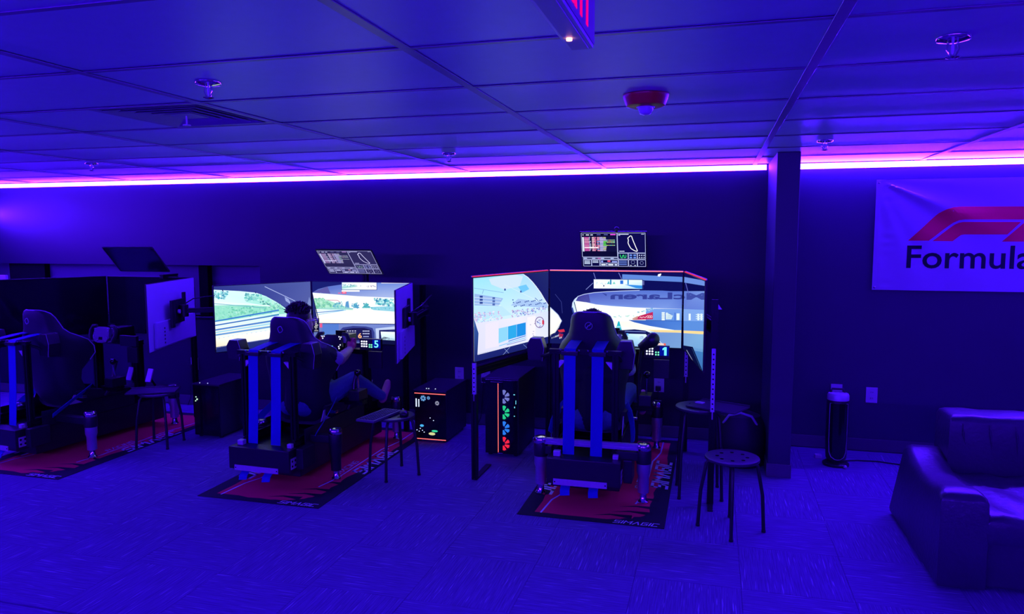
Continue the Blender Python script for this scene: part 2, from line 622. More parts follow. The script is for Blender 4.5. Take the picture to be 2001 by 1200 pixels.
obj('window_sill', G().box(XL, WX1, YB - .02, YB + .1, WZ0 - .02, WZ0), M_WALL, win, bev=.004, seg=1)
# the projecting pier
pier = struct(obj('wall_pier', G().box(.41, .563, 5.47, YB - .001, 0, ZC), M_WALL_R, bev=.004, seg=1))
def baseboard(name, x0, x1, y0, y1):
    struct(obj(name, G().box(x0, x1, y0, y1, 0, .098), M_BASE, bev=.004, seg=2))
baseboard('baseboard_back', XL, .41, YB - .008, YB)
baseboard('baseboard_right', .563, XR, YB - .008, YB)
baseboard('baseboard_pier', .402, .571, 5.462, YB - .01)

# LED strips: aluminium carrier with a glowing tape, along every wall top
def led(name, label, p0, p1, n, st):
    """tape from p0 to p1 facing n"""
    p0, p1, n = Vector(p0), Vector(p1), Vector(n)
    t = thing(name, label, 'light strip', p0)
    d = (p1 - p0)
    z = Vector((0, 0, 1))
    def bar(a, b, z0, z1):
        q = [n * a + z * z0, n * b + z * z0, n * b + z * z1, n * a + z * z1]
        return G().loft([[p for p in q], [p + d for p in q]])
    obj('carrier', bar(.001, .008, -.044, 0), M_STEELW, t)
    obj('glowing_tape', bar(.009, .013, -.042, -.001), emis('led_tape_%d' % round(st), LED_RGB, st), t)
    return t
zl, zs = ZC - .008, 2.0
led('light_strip', 'long violet LED strip along the wall top above the racing simulators', (XL + .02, YB, zl), (.395, YB, zl), (0, -1, 0), LED_BACK)
led('light_strip', 'violet LED strip along the wall top above the white banner', (.58, YB, zl), (XR - .02, YB, zl), (0, -1, 0), LED_BACK_RIGHT)
led('light_strip', 'violet LED strip on the left side wall', (XL, 2.2, zs), (XL, YB - .05, zs), (1, 0, 0), LED_SIDE)
led('light_strip', 'violet LED strip on the right side wall', (XR, 2.2, zs), (XR, YB - .05, zs), (-1, 0, 0), LED_RIGHT)
led('light_strip', 'violet LED strip on the wall behind the viewer', (XL + .02, YR, zl), (XR - .02, YR, zl), (0, 1, 0), LED_REAR)

# ---------------------------------------------------------------- ceiling fittings
t = thing('air_vent', 'square louvred air diffuser set in the ceiling grid', 'air vent', (vx0 + GX / 4, vy0 + GY / 2, ZC))
M_VENT = mat('vent_enamel', (0.5, 0.5, 0.58), 0.35, noise=(20, .05))
def sqring(r0, z0, r1, z1, th=.004):
    q = []
    for r, z in ((r0, z0), (r1, z1), (r1, z1 + th), (r0, z0 + th), (r0, z0)):
        q.append([(-r, -r, z), (r, -r, z), (r, r, z), (-r, r, z)])
    return G().loft(q, cap=False)
obj('frame', sqring(.298, -.002, .262, .0), M_VENT, t)
for k, r in enumerate((.252, .205, .158, .111)):
    obj('louvre', sqring(r, -.004, r - .036, .028), M_VENT, t)
obj('centre_plate', G().box(-.07, .07, -.07, .07, .0, .006), M_VENT, t, bev=.002)
obj('duct_back', G().box(-.298, .298, -.298, .298, .045, .055), M_BLACK, t)
obj('damper_stem', G().cone((.02, -.03, -.002), (.02, -.03, -.045), .004).lathe([(.018, -.05), (.018, -.044)], 14, T((.02, -.03, 0))), M_WHITE, t)

def sprinkler(x, y, label):
    t = thing('fire_sprinkler', label, 'sprinkler', (x, y, ZC), group='ceiling sprinklers')
    obj('escutcheon', G().lathe([(.016, -.016), (.045, -.009), (.047, -.004), (.047, .0)], 20), M_CHROME, t, smooth=True)
    obj('frame_arms', G().tube([(.012, 0, -.014), (.016, 0, -.034), (.006, 0, -.055)], .0035, 8).tube([(-.012, 0, -.014), (-.016, 0, -.034), (-.006, 0, -.055)], .0035, 8), M_CHROME, t, smooth=True)
    obj('glass_bulb', G().lathe([(.002, -.05), (.005, -.04), (.005, -.026), (.002, -.016)], 10), M_WHITE, t, smooth=True)
    obj('deflector', G().lathe([(.008, -.062), (.019, -.058), (.019, -.056), (.006, -.053)], 16), M_CHROME, t)
sprinkler(-1.82, 2.40, 'chrome ceiling sprinkler beside the louvred air diffuser')
sprinkler(.652, 2.448, 'chrome ceiling sprinkler nearest the upper right corner')
sprinkler(-1.79, 4.896, 'small distant chrome sprinkler above the gap between the lit simulators')
sprinkler(.634, 4.875, 'small distant chrome sprinkler just in front of the wall pier')
sprinkler(-4.72, 4.78, 'small distant chrome sprinkler above the switched-off simulator')

M_RED = mat('red_alarm_plastic', (0.5, 0.008, 0.012), 0.35, noise=(20, .06))
M_CLEAR = mat('clear_lens', (0.6, 0.6, 0.75), 0.06, spec=.8, noise=(10, .02))
t = thing('fire_alarm', 'round red ceiling fire alarm with a clear strobe dome', 'fire alarm', (-.281, 3.10, ZC))
obj('housing', G().lathe([(.062, -.05), (.078, -.045), (.09, -.015), (.093, -.004), (.093, 0)], 32), M_RED, t, smooth=True)
obj('strobe_lens', G().lathe([(.006, -.082), (.022, -.076), (.03, -.062), (.031, -.048)], 20), M_CLEAR, t, smooth=True, angle=60)
obj('strobe_ring', G().lathe([(.036, -.054), (.038, -.05), (.038, -.046)], 20), M_WHITE, t, smooth=True)

# exit sign: hangs lengthwise from the ceiling, letters on both broad faces
t = thing('exit_sign', 'white hanging exit sign with red glowing letters', 'exit sign', (-.231, 1.155, 2.06))
M_SIGN = mat('sign_white_plastic', (0.5, 0.48, 0.62), 0.4, noise=(20, .04))
obj('housing', G().box(-.022, .022, -.155, .152, .0, .195), M_SIGN, t, bev=.006)
obj('canopy', G().box(-.035, .035, -.06, .06, .195, .245), M_SIGN, t, bev=.004)
obj('bottom_cover', G().box(-.015, .015, -.145, .142, -.002, .001), M_WHITE, t, bev=.001)
obj('test_button', G().cone((-.004, .062, -.006), (-.004, .062, 0), .005), emis('indicator_amber', (1.0, .35, .3), 4), t)
M_EXIT = emis('exit_letters', s8(255, 0, 130), 1.3)
for sx in (1, -1):
    obj('face_panel', G().box(sx * .022, sx * .024, -.15, .147, .006, .185), M_SIGN, t, bev=.0008, seg=1)
    yy = -.142
    for ch in 'EXIT':
        w, h, s = .05, .14, .019
        L = {'E': [(0, 0, s, h), (s, 0, w, s), (s, h - s, w, h), (s, h / 2 - s / 2, w * .9, h / 2 + s / 2)], 'I': [(w / 2 - s / 2, 0, w / 2 + s / 2, h)], 'T': [(w / 2 - s / 2, 0, w / 2 + s / 2, h - s), (0, h - s, w, h)]}.get(ch)
        g = G()
        def put(poly):
            g.add([(sx * .0246, sx * (yy + a) if sx > 0 else -(yy + a), .017 + b) for a, b in poly], [tuple(range(len(poly)))])
        if L:
            for a, b, c, d in L:
                put([(a, b), (c, b), (c, d), (a, d)])
        else:
            put([(0, 0), (s * 1.15, 0), (w, h), (w - s * 1.15, h)])
            put([(w - s * 1.15, 0), (w, 0), (s * 1.15, h), (0, h)])
        obj('letter', g, M_EXIT, t)
        yy += (.068 if ch != 'X' else .06) - (.012 if ch == 'I' else 0)

# ---------------------------------------------------------------- wall outlets
def outlet(x, z, label, plug=False, w=.085, h=.125):
    t = thing('wall_outlet', label, 'outlet', (x, YB, z), group='white wall plates')
    obj('cover_plate', G().box(-w / 2, w / 2, -.007, 0, -h / 2, h / 2), M_WHITE, t, bev=.002)
    for s in (-1, 1):
        o = obj('socket', G().lathe([(.0165, 0), (.0165, .003), (.014, .004)], 16, T((0, -.006, s * .024), rx=PI / 2)), M_WHITE, t)
        obj('slot', G().box(-.008, -.005, -.0108, -.009, s * .024 - .006, s * .024 + .006).box(.005, .008, -.0108, -.009, s * .024 - .005, s * .024 + .005), M_PLASTIC, o)
    obj('screw', G().cone((0, -.0085, 0), (0, -.006, 0), .003, n=8), M_STEELW, t)
    if plug:
        p = thing('power_plug', 'black power plug in the ' + plug, 'plug', (x - .005, YB, z - .026))
        obj('plug_body', G().box(-.022, .022, -.05, -.0105, -.02, .02), M_PLASTIC, p, bev=.005)
        obj('cord', G().tube([(0, -.045, -.015), (0, -.06, -.06), (-.01, -.05, -.14), (-.03, -.04, -z + .11), (-.06, -.05, -z + .034)], .004), M_PLASTIC, p, smooth=True)
outlet(-2.238, .46, 'white wall plate behind the computer with horizontal light bars')
outlet(-1.985, .452, 'white outlet with a plug left of the tall computer tower', 'outlet beside the tall computer')
outlet(-.425, .453, 'white outlet with a plug behind the right simulator wheel deck', 'outlet behind the right simulator')
outlet(1.246, .457, 'white outlet on the bare wall beside the leather chair')
outlet(.985, .47, 'white outlet just above the tower heater')
outlet(-5.11, .43, 'white outlet with a plug on the far left wall', 'far left outlet')

# ================================================================ BANNER
BW, BH = 1.5, .853
BO = Vector((1.206, 6.325, 1.303))
def bend(x, y):
    v = BH - y
    r = math.hypot(x, v)
    a = math.atan2(v, x + 1e-6)
    d = .026 * math.exp(-((a - .42) / .09) ** 2) * min(1, r / .1) * math.exp(-((r - .3) / .4) ** 2)
    d += .020 * math.exp(-((a - .98) / .12) ** 2) * math.exp(-((r - .45) / .35) ** 2)
    d += .008 * math.sin(a * 16 + 1) * math.exp(-((r - .5) / .5) ** 2)
    d += .004 * math.sin(5 * x + 3 * y) + .003 * math.sin(13 * x - 9 * y + 2)
    d += .003 * math.sin(y * 55 + 3 * math.sin(y * 17)) * math.exp(-((x - .085) / .045) ** 2)
    return d * (1 if 0.035 < x < BW - .035 else .3) + .004
t = thing('wall_banner', 'white racing banner with a red logo pinned to the wall', 'banner', (BO.x + BW / 2, BO.y, BO.z))
g = G()
nx, ny = 100, 56
for s in (0, 1):
    for j in range(ny + 1):
        for i in range(nx + 1):
            x, y = BW * i / nx, BH * j / ny
            g.v.append((x - BW / 2, -bend(x, y) - (.001 if s else 0), y))
N1 = (nx + 1) * (ny + 1)
for j in range(ny):
    for i in range(nx):
        a = j * (nx + 1) + i
        g.f.append((a, a + 1, a + nx + 2, a + nx + 1))
        g.f.append((N1 + a, N1 + a + nx + 1, N1 + a + nx + 2, N1 + a + 1))
M_CLOTH = mat('white_polyester', (0.5, 0.47, 0.6), 0.5, noise=(10, .04), bump=(500, .05, .0005), sheen=.2)
obj('cloth', g, M_CLOTH, t, smooth=True, angle=80)
hem = G().box(-BW / 2, -BW / 2 + .03, -.010, -.0075, 0, BH)
obj('hem', hem, M_CLOTH, t, bev=.001, seg=1)
for z in (.02, BH - .02):
    obj('grommet', G().lathe([(.004, 0), (.009, 0), (.009, .002), (.004, .003)], 14, T((-BW / 2 + .016, -.0125, z), rx=PI / 2)), M_CHROME, t)
cv = Canvas(BO, (1, 0, 0), (0, 0, 1), BW, BH, lift=.0022, step=.0002)
cv.bend = bend
def bp(cx, cy):
    return cv.p2(1480 + cx / 3.53, 280 + cy / 3.53)
RED = (255, 18, 70)
right = 2560
a = [bp(*q) for q in ((1035, 672), (1120, 595), (1250, 482), (1295, 458), (1345, 442), (1410, 436), (2420, 436), (2320, 526), (1430, 526), (1390, 531), (1352, 548), (1178, 672))]
cv.poly(a, RED, .03)
a = [bp(*q) for q in ((1205, 674), (1360, 562), (1390, 548), (1420, 543), (1818, 543), (1722, 629), (1430, 629), (1405, 633), (1346, 676))]
cv.poly(a, RED, .03)
a = [bp(*q) for q in ((1685, 678), (1845, 543), (2300, 543), (2140, 678))]
cv.poly(a, RED, .03)
def tp(u, v):
    x0, y0 = bp(1022, 862)
    x1, _ = bp(2068, 862)
    _, y1 = bp(1022, 705)
    return (x0 + (x1 - x0) * u, y0 + (y1 - y0) * v)
put_text(cv, 'Formula 1', tp, (8, 8, 40), off=0.012, cell=.03)
o = cv.build('logo_print', M_PRINT, t)
o['label'] = 'red logo and dark Formula lettering printed on the banner'

# ================================================================ LEATHER CHAIR
M_LEATHER = mat('black_leather', (0.046, 0.04, 0.065), 0.38, spec=.6, noise=(7, .25), bump=(45, .35, .006))
t = thing('leather_sofa', 'black leather sofa with squared padded arms', 'sofa', (1.9, 4.35, 0))
def pad(x0, x1, y0, y1, z0, z1, top=None, n=8, r=.04):
    """cushion with crowned top: top(u,v) lifts"""
    g = G()
    rings = []
    lv = [(z0, .0), (z0 + r * .5, -.006), (z1 - r, -.004), (z1 - r * .35, .006), (z1, .03)]
    for z, ins in lv:
        ring = []
        for k in range(4 * n):
            s, f = divmod(k, n)
            f /= n
            u, v = [(f, 0), (1, f), (1 - f, 1), (0, 1 - f)][s]
            px, py = x0 + ins + (x1 - x0 - 2 * ins) * u, y0 + ins + (y1 - y0 - 2 * ins) * v
            ring.append((px, py, z + (top(u, v) if top and z > z1 - r * 1.2 else 0)))
        rings.append(ring)
    g.loft(rings, cap=False)
    last = rings[-1]
    o = len(g.v)
    m = n - 1
    # inner grid top
    def P(i, j):
        u, v = i / n, j / n
        ins = .03
        h = .012 * math.sin(PI * u) * math.sin(PI * v)
        return (x0 + ins + (x1 - x0 - 2 * ins) * u, y0 + ins + (y1 - y0 - 2 * ins) * v, z1 + h + (top(u, v) if top else 0))
    for j in range(n + 1):
        for i in range(n + 1):
            g.v.append(P(i, j))
    for j in range(n):
        for i in range(n):
            q = o + j * (n + 1) + i
            g.f.append((q, q + 1, q + n + 2, q + n + 1))
    g.f.append(tuple(range(4 * n - 1, -1, -1)))
    return g
sx, sy = 1.9, 4.35
def merge(o):
    bm = bmesh.new(); bm.from_mesh(o.data)
    bmesh.ops.remove_doubles(bm, verts=bm.verts, dist=.0005)
    bmesh.ops.recalc_face_normals(bm, faces=bm.faces)
    bm.to_mesh(o.data); bm.free()
    o.data.shade_smooth()
    o.data.set_sharp_from_angle(angle=math.radians(50))
    return o
armtop = lambda u, v: -.05 * math.sin(PI * min(1, max(0, (v - .08) / .9))) ** 1.2 + (.012 if v < .2 else 0)
for x0, x1 in ((1.10 - sx, 1.30 - sx), (2.52 - sx, 2.72 - sx)):
    ao = merge(obj('arm', pad(x0, x1, 3.90 - sy, 4.93 - sy, .018, .475, armtop, 14), M_LEATHER, t))
    for v in ao.data.vertices:
        v.co.x += .05 * (v.co.y + .45) * min(1, v.co.z / .45) * (1 if x0 < 0 else 0)
        v.co.y -= .08 * max(0, v.co.y - .3) / .28 * min(1, v.co.z / .45)
merge(obj('backrest', pad(1.335 - sx, 2.485 - sx, 4.66 - sy, 4.92 - sy, .30, .70, lambda u, v: .012 * math.sin(u * 25) * .3, 12), M_LEATHER, t))
merge(obj('seat_cushion', pad(1.305 - sx, 1.905 - sx, 3.90 - sy, 4.64 - sy, .25, .385, lambda u, v: .008 * math.sin(u * 17 + v * 9), 12), M_LEATHER, t))
merge(obj('seat_cushion', pad(1.91 - sx, 2.515 - sx, 3.90 - sy, 4.64 - sy, .25, .385, lambda u, v: .008 * math.sin(u * 15 + v * 11), 12), M_LEATHER, t))
obj('base', G().box(1.302 - sx, 2.518 - sx, 3.94 - sy, 4.92 - sy, .018, .248), M_LEATHER, t, bev=.01)
obj('back_panel', G().box(1.36 - sx, 2.46 - sx, 4.925 - sy, 4.985 - sy, .25, .66), M_LEATHER, t, bev=.015)
for k in range(9):
    x = 1.40 + k * .13 - sx
    obj('crease', G().tube([(x, 4.655 - sy, .66), (x + .012 * math.sin(k), 4.650 - sy, .60), (x + .02, 4.656 - sy, .53 - .02 * (k % 3))], [.002, .006, .001], 6), M_LEATHER, t, smooth=True)
for x in (1.16, 2.66):
    for y in (3.96, 4.92):
        obj('foot', G().lathe([(.02, 0), (.024, .02)], 12, T((x - sx, y - sy, 0))), M_BLACK, t)

# ================================================================ TOWER HEATER
t = thing('tower_heater', 'slim tower heater with a dark front panel and silver outline', 'heater', (.93, 5.90, 0))
M_HB = mat('heater_black', (0.02, 0.02, 0.025), 0.35, noise=(20, .1))
def oval(a, b, z, n=24, dy=0):
    return [(a * math.cos(2 * PI * i / n), dy + b * math.sin(2 * PI * i / n), z) for i in range(n)]
obj('base', G().loft([oval(.095, .095, 0), oval(.095, .095, .015), oval(.07, .07, .03)]), M_HB, t, smooth=True)
obj('body', G().loft([oval(.06, .055, .03), oval(.074, .065, .06), oval(.079, .07, .2), oval(.079, .07, .47), oval(.076, .067, .50)]), M_HB, t, smooth=True)
obj('top_cap', G().loft([oval(.078, .069, .50), oval(.078, .069, .535), oval(.07, .06, .55), oval(.04, .035, .553)]), M_STEELW, t, smooth=True)
obj('carry_handle', G().tube([(-.05, .02, .54), (-.04, .03, .575), (.04, .03, .575), (.05, .02, .54)], .009), M_HB, t, smooth=True)
fy = lambda x: -.071 * math.sqrt(max(0, 1 - (x / .081) ** 2)) - .004
rim = [(-.062, .48), (-.062, .20), (-.058, .11), (-.045, .075), (-.02, .058), (0, .055), (.02, .058), (.045, .075), (.058, .11), (.062, .20), (.062, .48), (-.062, .48)]
obj('silver_outline', G().tube([(x, fy(x) - .001, z) for x, z in rim], .0022, 6), M_SILVER, t, smooth=True)
g = G()
vs = []
for z in [.06 + k * .03 for k in range(15)]:
    hw = .06 if z > .18 else .06 * math.sqrt(max(.05, 1 - ((.18 - z) / .125) ** 2))
    vs.append([(x * hw / .06, fy(x * hw / .06) + .002, z) for x in (-.06, -.04, -.02, 0, .02, .04, .06)])
g.loft(vs, cap=False, closed=False)
obj('front_grille', g, M_GLOSS, t)
obj('power_knob', G().sphere((.052, -.10, .014), .014), M_STEELW, t, smooth=True)
c = obj('floor_cable', G().tube([(1.0, 5.99, .006), (1.10, 6.03, .006), (1.25, 6.04, .006), (1.45, 5.98, .006), (1.75, 6.05, .006), (2.1, 6.1, .006)], .005), M_PLASTIC, smooth=True)
tag(c, 'thin black power cord lying on the carpet behind the sofa', 'cord')
c = obj('power_adapter', G().box(.80, .85, 6.02, 6.06, 0, .03), M_WHITE, bev=.006)
tag(c, 'small white adapter on the floor left of the heater', 'adapter')

# ================================================================ STOOLS
M_STOOL = mat('black_stool_plastic', (0.035, 0.033, 0.042), 0.4, noise=(30, .1))
def stool(loc, rz, label, h=.45, r=.157, legs=.17):
    t = thing('round_stool', label, 'stool', loc, rz, 'black round stools')
    prof = [(r * .5, h - .018), (r * .9, h - .022), (r * .985, h - .018), (r, h - .010), (r * .985, h - .002), (r * .93, h), (r * .5, h - .003), (.012, h - .004)]
    s = obj('seat', G().lathe(prof, 40), M_STOOL, t, smooth=True)
    for k in range(8):
        a = 2 * PI * k / 8
        obj('seat_hole', G().lathe([(.011, 0), (.011, .0012)], 14, T((.085 * math.cos(a), .085 * math.sin(a), h - .0025))), M_GLOSS, s)
    for k in range(4):
        a = PI / 2 * k + PI / 4
        c, d = math.cos(a), math.sin(a)
        l = obj('leg', G().tube([(.06 * c, .06 * d, h - .024), (r * .80 * c, r * .80 * d, h - .026), (r * .92 * c, r * .92 * d, h - .05), (legs * 1.03 * c, legs * 1.03 * d, h * .5), (legs * 1.1 * c, legs * 1.1 * d, .006)], .0105, 10), M_BLACK, t, smooth=True)
        obj('foot_cap', G().cone((legs * 1.1 * c, legs * 1.1 * d, 0), (legs * 1.1 * c, legs * 1.1 * d, .014), .0125, n=10), M_PLASTIC, l)
    return t
stool((.134, 4.41, 0), PI / 4, 'empty black round stool in the open, nearest the viewer', .442)
stool((-.06, 4.99, 0), .1, 'taller black stool holding a tray by the slotted post', .60, .165, .175)
stool((-2.215, 4.83, 0), PI / 4 + .12, 'black stool carrying a keyboard between the two lit simulators', .442)
stool((-4.42, 5.03, 0), .2, 'black stool beside the switched-off simulator', .45)

M_KEY = mat('keyboard_plastic', (0.10, 0.10, 0.125), 0.5, noise=(40, .1))
M_KEYC = mat('key_caps', (0.055, 0.055, 0.07), 0.5, noise=(40, .1))
def keyboard(loc, rz, label, w=.36, d=.13, tilt=(0, 0)):
    t = thing('keyboard', label, 'keyboard', loc, rz)
    t.rotation_euler = (tilt[0], tilt[1], rz)
    obj('case', G().box(-w / 2, w / 2, -d / 2, d / 2, 0, .016), M_KEY, t, bev=.004)
    nr, nc = 5, 14
    me = None
    for r in range(nr):
        for c in range(nc):
            x = -w / 2 + .016 + (w - .032) * (c + .5) / nc
            y = -d / 2 + .014 + (d - .028) * (r + .5) / nr
            if me is None:
                k = obj('key_cap', G().box(-.0095, .0095, -.008, .008, .0155, .021), M_KEYC, t, bev=.002, seg=1)
                me = k.data
            else:
                k = obm('key_cap', me, t)
            k.location = (x, y, 0)
    return t
keyboard((-2.285, 4.75, .4425), 1.42, 'slim keyboard lying on the stool between the lit simulators', .36, .15)
t = thing('computer_mouse', 'black mouse on the stool next to the slim keyboard', 'mouse', (-2.13, 4.83, .442), .6)
obj('shell', G().sphere((0, 0, .014), .034, .058, .026, m=None), M_PLASTIC, t, smooth=True)
for v in t.children[0].data.vertices:
    if v.co.z < 0:
        v.co.z = 0
obj('scroll_wheel', G().cone((-.004, .03, .036), (.004, .03, .036), .008, n=12), M_STEELW, t)
t = thing('laptop_tray', 'flat dark tray resting on the taller stool', 'tray', (.05, 4.96, .603), -.45)
obj('board', G().box(-.17, .17, -.12, .12, 0, .01), M_STOOL, t, bev=.003)
obj('raised_edge', G().box(-.17, .17, .112, .12, .01, .018), M_STOOL, t, bev=.002)
obj('clip', G().box(-.155, -.10, -.02, .02, .01, .018), M_STEELW, t, bev=.003)
t = thing('controller_tray', 'dark tray lying on the stool by the switched-off simulator', 'tray', (-4.46, 5.02, .452), .5)
obj('board', G().box(-.19, .19, -.11, .11, 0, .012), M_STOOL, t, bev=.003)
obj('raised_edge', G().box(-.19, .19, .10, .11, .012, .02), M_STOOL, t, bev=.002)

# ================================================================ COMPUTERS
def tower(loc, rz, w, d, h, label, style):
    t = thing('computer_tower', label, 'computer', loc, rz)
    M_CASE = mat('pc_case_steel', (0.03, 0.03, 0.036), 0.4, noise=(30, .12))
    M_LEDP = emis('pc_light_bar', s8(255, 105, 105), 1.5)
    obj('case', G().box(-w / 2, w / 2, .012, d, .02, h), M_CASE, t, bev=.006)
    obj('top_panel', G().box(-w / 2 - .006, w / 2 + .006, .0, d + .004, h, h + .012), M_CASE, t, bev=.004)
    for x in (-w / 2 + .03, w / 2 - .03):
        for y in (.05, d - .05):
            obj('foot', G().lathe([(.016, 0), (.018, .02)], 10, T((x, y, 0))), M_PLASTIC, t)
    fr = obj('front_panel', G().box(-w / 2 + .004, w / 2 - .004, .002, .012, .022, h - .004), M_GLOSS, t, bev=.002)
    def fan(z, x, rr, col, st, nm):
        f = obj('fan', G().lathe([(rr * .25, 0), (rr * .25, .004)], 16, T((x, .0015, z), rx=PI / 2)), M_CASE, t)
        m = emis('fan_' + nm, col, st)
        k = 7
        for b in range(k):
            a0 = 2 * PI * b / k
            pts = [(rr * .3 * math.cos(a0), rr * .3 * math.sin(a0)), (rr * .9 * math.cos(a0 + .15), rr * .9 * math.sin(a0 + .15)), (rr * .97 * math.cos(a0 + .45), rr * .97 * math.sin(a0 + .45)), (rr * .9 * math.cos(a0 + .75), rr * .9 * math.sin(a0 + .75)), (rr * .3 * math.cos(a0 + .6), rr * .3 * math.sin(a0 + .6))]
            obj('fan_blade', G().prism(pts, .002, T((x, .001, z), rx=PI / 2)), m, f)
        obj('fan_ring', G().tube([(x + rr * 1.05 * math.cos(2 * PI * i / 20), -.001, z + rr * 1.05 * math.sin(2 * PI * i / 20)) for i in range(21)], .003, 6), M_CASE, f)
    if style == 'tall':
        obj('front_strip', G().box(-.085, .012, -.006, .002, .03, h - .02), M_GLOSS, t, bev=.002)
        obj('light_bar', G().box(-.026, -.021, -.0075, -.005, .035, h - .03), M_LEDP, t)
        for k, (nm, col) in enumerate((('red', s8(255, 40, 75)), ('blue', s8(45, 130, 255)), ('green', s8(40, 215, 150)), ('grey', s8(120, 125, 215)))):
            fan(.105 + k * .125, .014, .058, col, .9, nm)
        obj('mesh_grille', G().tube([(-.03, -.001, .08), (-.03, -.001, .36)], .002, 6), M_STEELW, t)
        obj('badge', G().box(-.03, .01, -.001, .002, .024, .028), M_STEELW, t)
        lit = emis('pc_speck_cyan', s8(120, 230, 255), 1.2)
        for x, z, a, b in ((.105, .50, .012, .006), (.118, .44, .004, .03), (.108, .40, .006, .012), (.106, .33, .008, .006)):
            obj('indicator', G().box(x - a / 2, x + a / 2, .0, .003, z - b / 2, z + b / 2), lit, t)
    elif style == 'wide':
        for z in (.024, h - .022):
            obj('light_bar', G().box(-w / 2 + .004, w / 2 - .004, -.001, .003, z, z + .006), M_LEDP, t)
        wh = emis('pc_white', s8(210, 225, 255), 1.3)
        obj('memory_light', G().box(-.128, -.118, -.0005, .003, .30, .37), wh, t)
        obj('memory_light', G().box(-.104, -.096, -.0005, .003, .30, .365), wh, t)
        fan(.375, -.06, .026, s8(120, 190, 255), .8, 'pale')
        fan(.38, -.012, .016, s8(120, 190, 255), .8, 'pale')
        fan(.34, .065, .02, s8(220, 220, 255), .5, 'white')
        gl = emis('pc_green', s8(60, 220, 170), .9)
        yl = emis('pc_yellow', s8(225, 225, 160), .9)
        obj('coloured_glow', G().lathe([(.02, 0), (.02, .001)], 16, T((.04, .001, .10), rx=PI / 2) @ Matrix.Diagonal((1.4, .45, 1, 1))), gl, t)
        obj('coloured_glow', G().lathe([(.025, 0), (.025, .001)], 16, T((.015, .001, .075), rx=PI / 2) @ Matrix.Diagonal((1.2, .5, 1, 1))), yl, t)
        bl = emis('pc_blue', s8(80, 190, 255), .9)
        obj('coloured_glow', G().lathe([(.015, 0), (.015, .001)], 14, T((-.075, .001, .14), rx=PI / 2) @ Matrix.Diagonal((1.2, .7, 1, 1))), bl, t)
        for k, (x, z) in enumerate(((-.12, .10), (-.10, .09), (-.09, .115), (-.07, .10), (-.055, .085), (.0, .21), (.03, .19))):
            obj('indicator', G().box(x - .004, x + .004, -.0005, .003, z - .003, z + .003), wh, t)
        for x in (-.05, -.03, .03):
            obj('top_indicator', G().box(x - .004, x + .004, .05, .056, h + .012, h + .016), wh, t)
    else:
        wh = emis('pc_white', s8(210, 225, 255), 1.3)
        gy = emis('pc_greenish', s8(200, 255, 210), 1.3)
        for x, z, s in ((-.09, .335, .007), (-.10, .355, .005), (-.105, .32, .005)):
            obj('indicator', G().sphere((x, .0, z), s, nu=8, nv=6), gy, t)
        for x in (-.08, .0):
            obj('top_indicator', G().sphere((x, .03, h + .013), .004, nu=8, nv=6), wh, t)
    return t
tower((-1.575, 5.44, 0), 0, .27, .56, .615, 'tall computer tower with a pink light bar and coloured fans', 'tall')
tower((-2.262, 5.665, 0), .0, .285, .52, .435, 'squat computer tower with pink light bars top and bottom', 'wide')
tower((-4.17, 5.30, 0), 0, .26, .50, .46, 'dark computer tower by the switched-off simulator with few indicator lights', 'dark')

# ================================================================ FLOOR MATS
def floor_mat(x0, y0, label, w=.905, L=1.93):
    t = thing('floor_mat', label, 'mat', (x0 + w / 2, y0 + L / 2, 0), group='racing floor mats')
    M_MAT = mat('mat_rubber', (0.01, 0.01, 0.014), 0.9, noise=(60, .2), bump=(400, .1, .0005))
    obj('rubber_sheet', G().box(-w / 2, w / 2, -L / 2, L / 2, .0004, .004), M_MAT, t, bev=.001, seg=1)
    cv = Canvas((x0, y0, .004), (1, 0, 0), (0, 1, 0), w, L, step=.0002, lift=.0004)
    RD = (255, 10, 74)
    rnd = random.Random(int(x0 * 10) + 50)
    def ragged(pts, amp, n):
        out = []
        for a, b in zip(pts, pts[1:]):
            for k in range(n):
                f = k / n
                dx, dy = b[0] - a[0], b[1] - a[1]
                q = math.hypot(dx, dy)
                e = rnd.uniform(-amp, amp)
                out.append((a[0] + dx * f - dy / q * e, a[1] + dy * f + dx / q * e))
        return out
    inner = ragged([(.10, .07), (.52, .055), (.70, .11), (.80, .22), (.80, .60)], .012, 5) + ragged([(.80, .60), (.84, 1.2), (.84, 1.85), (.10, 1.85), (.085, 1.2), (.10, .07)], .012, 6)
    cv.poly(inner, RD)
    cv.next()
    # dark tongues licking in from the corner
    for px, py, ln in ((.80, .30, .20), (.78, .20, .22), (.66, .12, .2), (.80, .45, .12)):
        cv.poly([(px + .04, py - .02), (px - ln * .45, py + .01), (px - ln, py - .015), (px - ln * .5, py + .03), (px + .04, py + .04)], (4, 4, 8))
    for py in (.35, .62, .95, 1.4):
        cv.poly([(.06, py), (.13, py + .05), (.10, py + .16), (.06, py + .12)], (4, 4, 8))
    cv.next()
    WHT = (235, 230, 240)
    cv.line([(.14, .06), (.16, .30), (.20, .42), (.20, 1.2), (.16, 1.3), (.16, 1.8)], .012, WHT)
    cv.line([(.70, .36), (.735, .55), (.735, 1.30), (.76, 1.42), (.78, 1.55), (.78, 1.85)], .012, WHT)
    cv.next()
    stroke_text(cv, 'SIMAGIC', lambda u, v: (.875 - v * .10, .70 + u * .62), WHT)
    stroke_text(cv, 'SIMAGIC', lambda u, v: (.03 + v * .10, 1.06 - u * .66), WHT)
    stroke_text(cv, 'RACING', lambda u, v: (.71 - v * .045, .66 + u * .30), WHT, wd=.9)
    stroke_text(cv, 'SIMAGIC', lambda u, v: (.60 + u * .27, .018 + v * .042), WHT, wd=1.0)
    cv.build('print', M_PRINT, t)
floor_mat(-1.148, 4.303, 'red and black racing mat under the right simulator')
floor_mat(-3.30, 4.065, 'red and black racing mat under the middle simulator')
